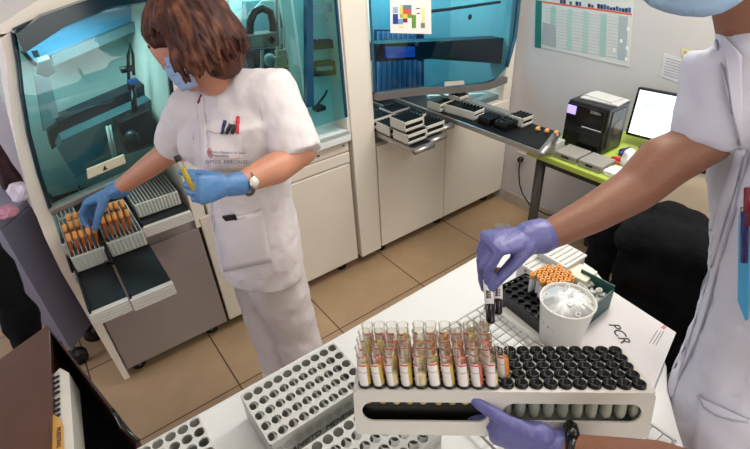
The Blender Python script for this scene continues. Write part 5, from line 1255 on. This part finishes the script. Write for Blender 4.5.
surfline('coat_opening', co, [(747, 150), (741, 180), (735, 210), (726, 240), (716, 275), (707, 310), (697, 340), (680, 375), (668, 400)], .0025, seamd, DO, .002)
patch('placket', co, [(735, 150), (746, 150), (672, 398), (664, 392)], M_coat, DO, .005, .004, 3, 30)
patch('lapel', co, [(722, 34), (742, 56), (742, 150), (732, 110)], M_coat, DO, .008, .004, 6, 10)
surfline('lapel_edge', co, [(716, 40), (722, 70), (730, 105), (739, 145)], .002, seamd, DO, .006)
patch('hip_pocket', co, [(698, 397), (760, 425), (760, 470), (690, 460)], M_coat, DO, .006, .003, 10, 8)
surfline('pocket_edge', co, [(698, 395), (704, 407), (716, 415), (732, 420), (749, 422)], .003, seamd, DO, .007)
bp, bn_ = surf(co, 742, 245, .012)
bd = thing('badge', 'bright blue badge holder with navy and red pens clipped to the coat', 'badge', bp)
patch_ = None
b = MB(); Pp = [surf(co, x, y, .014)[0] for x, y in [(739, 215), (749, 205), (749, 318), (746, 320), (738, 300)]]
if all(p is not None for p in Pp): b.prism(Pp, tocam(bp) * .004)
build('holder', b, mat('badge_sky_blue', (60, 158, 205), .35), bd)
pA, pB = surf(co, 744, 262, .024)[0], surf(co, 745, 212, .024)[0]
b = MB(); b.tube([pA, pB], .0055, 10); build('navy_pen', b, M_blue, bd, smooth=True)
pA, pB = surf(co, 747, 225, .026)[0], surf(co, 748, 188, .022)[0]
b = MB(); b.tube([pA, pB], .0055, 10); build('red_pen', b, mat('dark_red_pen', (120, 22, 34), .35), bd, smooth=True)
pA, pB = surf(co, 742, 230, .018)[0], surf(co, 743, 208, .018)[0]
b = MB(); b.tube([pA, pB], .004, 8); build('clip', b, M_metal, bd, smooth=True)
# right hand: holds two dark tubes over the table
fD = (S(504, 241, .70) - wrR); fD.z -= .0; fD.normalize()
nD = (-UP * .9 + tocam(wrR) * .1 ); thD = (tocam(wrR) * .75 + RIGHT * .5 - UP * .35)
ch = hand_chains(wrR + fD * .036, fD, nD, thD, .95, ((66, 30, 12), (70, 28, 10), (72, 28, 10), (74, 30, 12)), thumb=(.22, .62), tcurl=(38, 30), spread=.0)
ch.append([(wrR + fD * .014, .033, .030, thD), (wrR + fD * .04, .031, .026, thD)])
skin('glove', ch, M_glovep, DO, .003, 3)
tp1, tp2 = S(490, 292, .655), S(496, 296, .675)
for k, (p0_, p1_) in enumerate([((486, 268), (491, 324)), ((497, 270), (498, 315))]):
    A0, A1_ = S(p0_[0] + 1, p0_[1] + 5, .665 + .025 * k), S(p1_[0], p1_[1], .60 + .03 * k); d = (A1_ - A0).normalized(); L_ = (A1_ - A0).length
    t = thing('blood_tube', ['dark blood tube with barcode label, the nearer of the two in the violet glove', 'dark blood tube with barcode label, the farther of the two in the violet glove'][k], 'blood tube', A0, 0, 'blood tubes in the glove')
    b = MB(); b.tube([A0, A1_ - d * .004, A1_], [.0075, .0075, .004], 14); build('body', b, mat('dark_blood', (26, 8, 12), .15), t, smooth=True)
    b = MB(); b.tube([A0 + d * .012, A0 + d * L_ * .62], .0079, 14); lb = build('label', b, mat('blood_label', (226, 220, 218), .6), t, smooth=True)
    c_ = tocam(A0); 
    for q in range(5): b = MB(); m_ = A0 + d * (L_ * .34 + .0028 * q) + c_ * .0073 + UP * .004; b.box(m_, (.008, .002, .0012), frame((0, 0, 0), RIGHT, c_).to_3x3().to_4x4()); build('barcode_bar', b, M_ink, lb)
    b = MB(); b.tube([A0 - d * .012, A0 + d * .006], .0088, 14); build('cap', b, mat('peach_cap', (205, 150, 110), .5), t, smooth=True)
# left hand: thumb on the front wall, fingers under the rack
fE = (S(495, 428, .455) - wrL).normalized()
wallN = -RY
ch = hand_chains(wrL + fE * .012, fE, (RY * .9 + UP * .15), UP, 1.02, ((14, 16, 10), (46, 32, 20), (48, 34, 20), (50, 36, 20)), thumb=(.18, .05), tcurl=(6, 4), spread=.02)[:-1]
# thumb lies along the front wall
tb_ = wrL + fE * .035 + UP * .022
T0, T1, T2 = S(515, 430, .463), S(487, 421, .468), S(464, 415, .474)
ch.append([(tb_, .019, .019, UP), (T0, .0165, .016, UP), (T1, .0135, .0135, UP), (T2, .0115, .0115, UP)])
ch.append([(wrL - fE * .0, .034, .032, UP), (wrL + fE * .02, .030, .026, UP)])
skin('glove', ch, M_glovep, DO, .003, 3)
b = MB(); wE = wrL - fE * .008; c1_ = UP; c2_ = fE.cross(UP).normalized()
b.tube([wE + c1_ * math.cos(q * PI / 10) * .038 + c2_ * math.sin(q * PI / 10) * .038 for q in range(21)], .0105, 8); build('wrist_band', b, M_black, DO, smooth=True)

patch('neckline_skin', tu, [(204, 84), (212, 84), (201, 122), (199, 114)], M_skin, WO, .0035, .002, 3, 8)
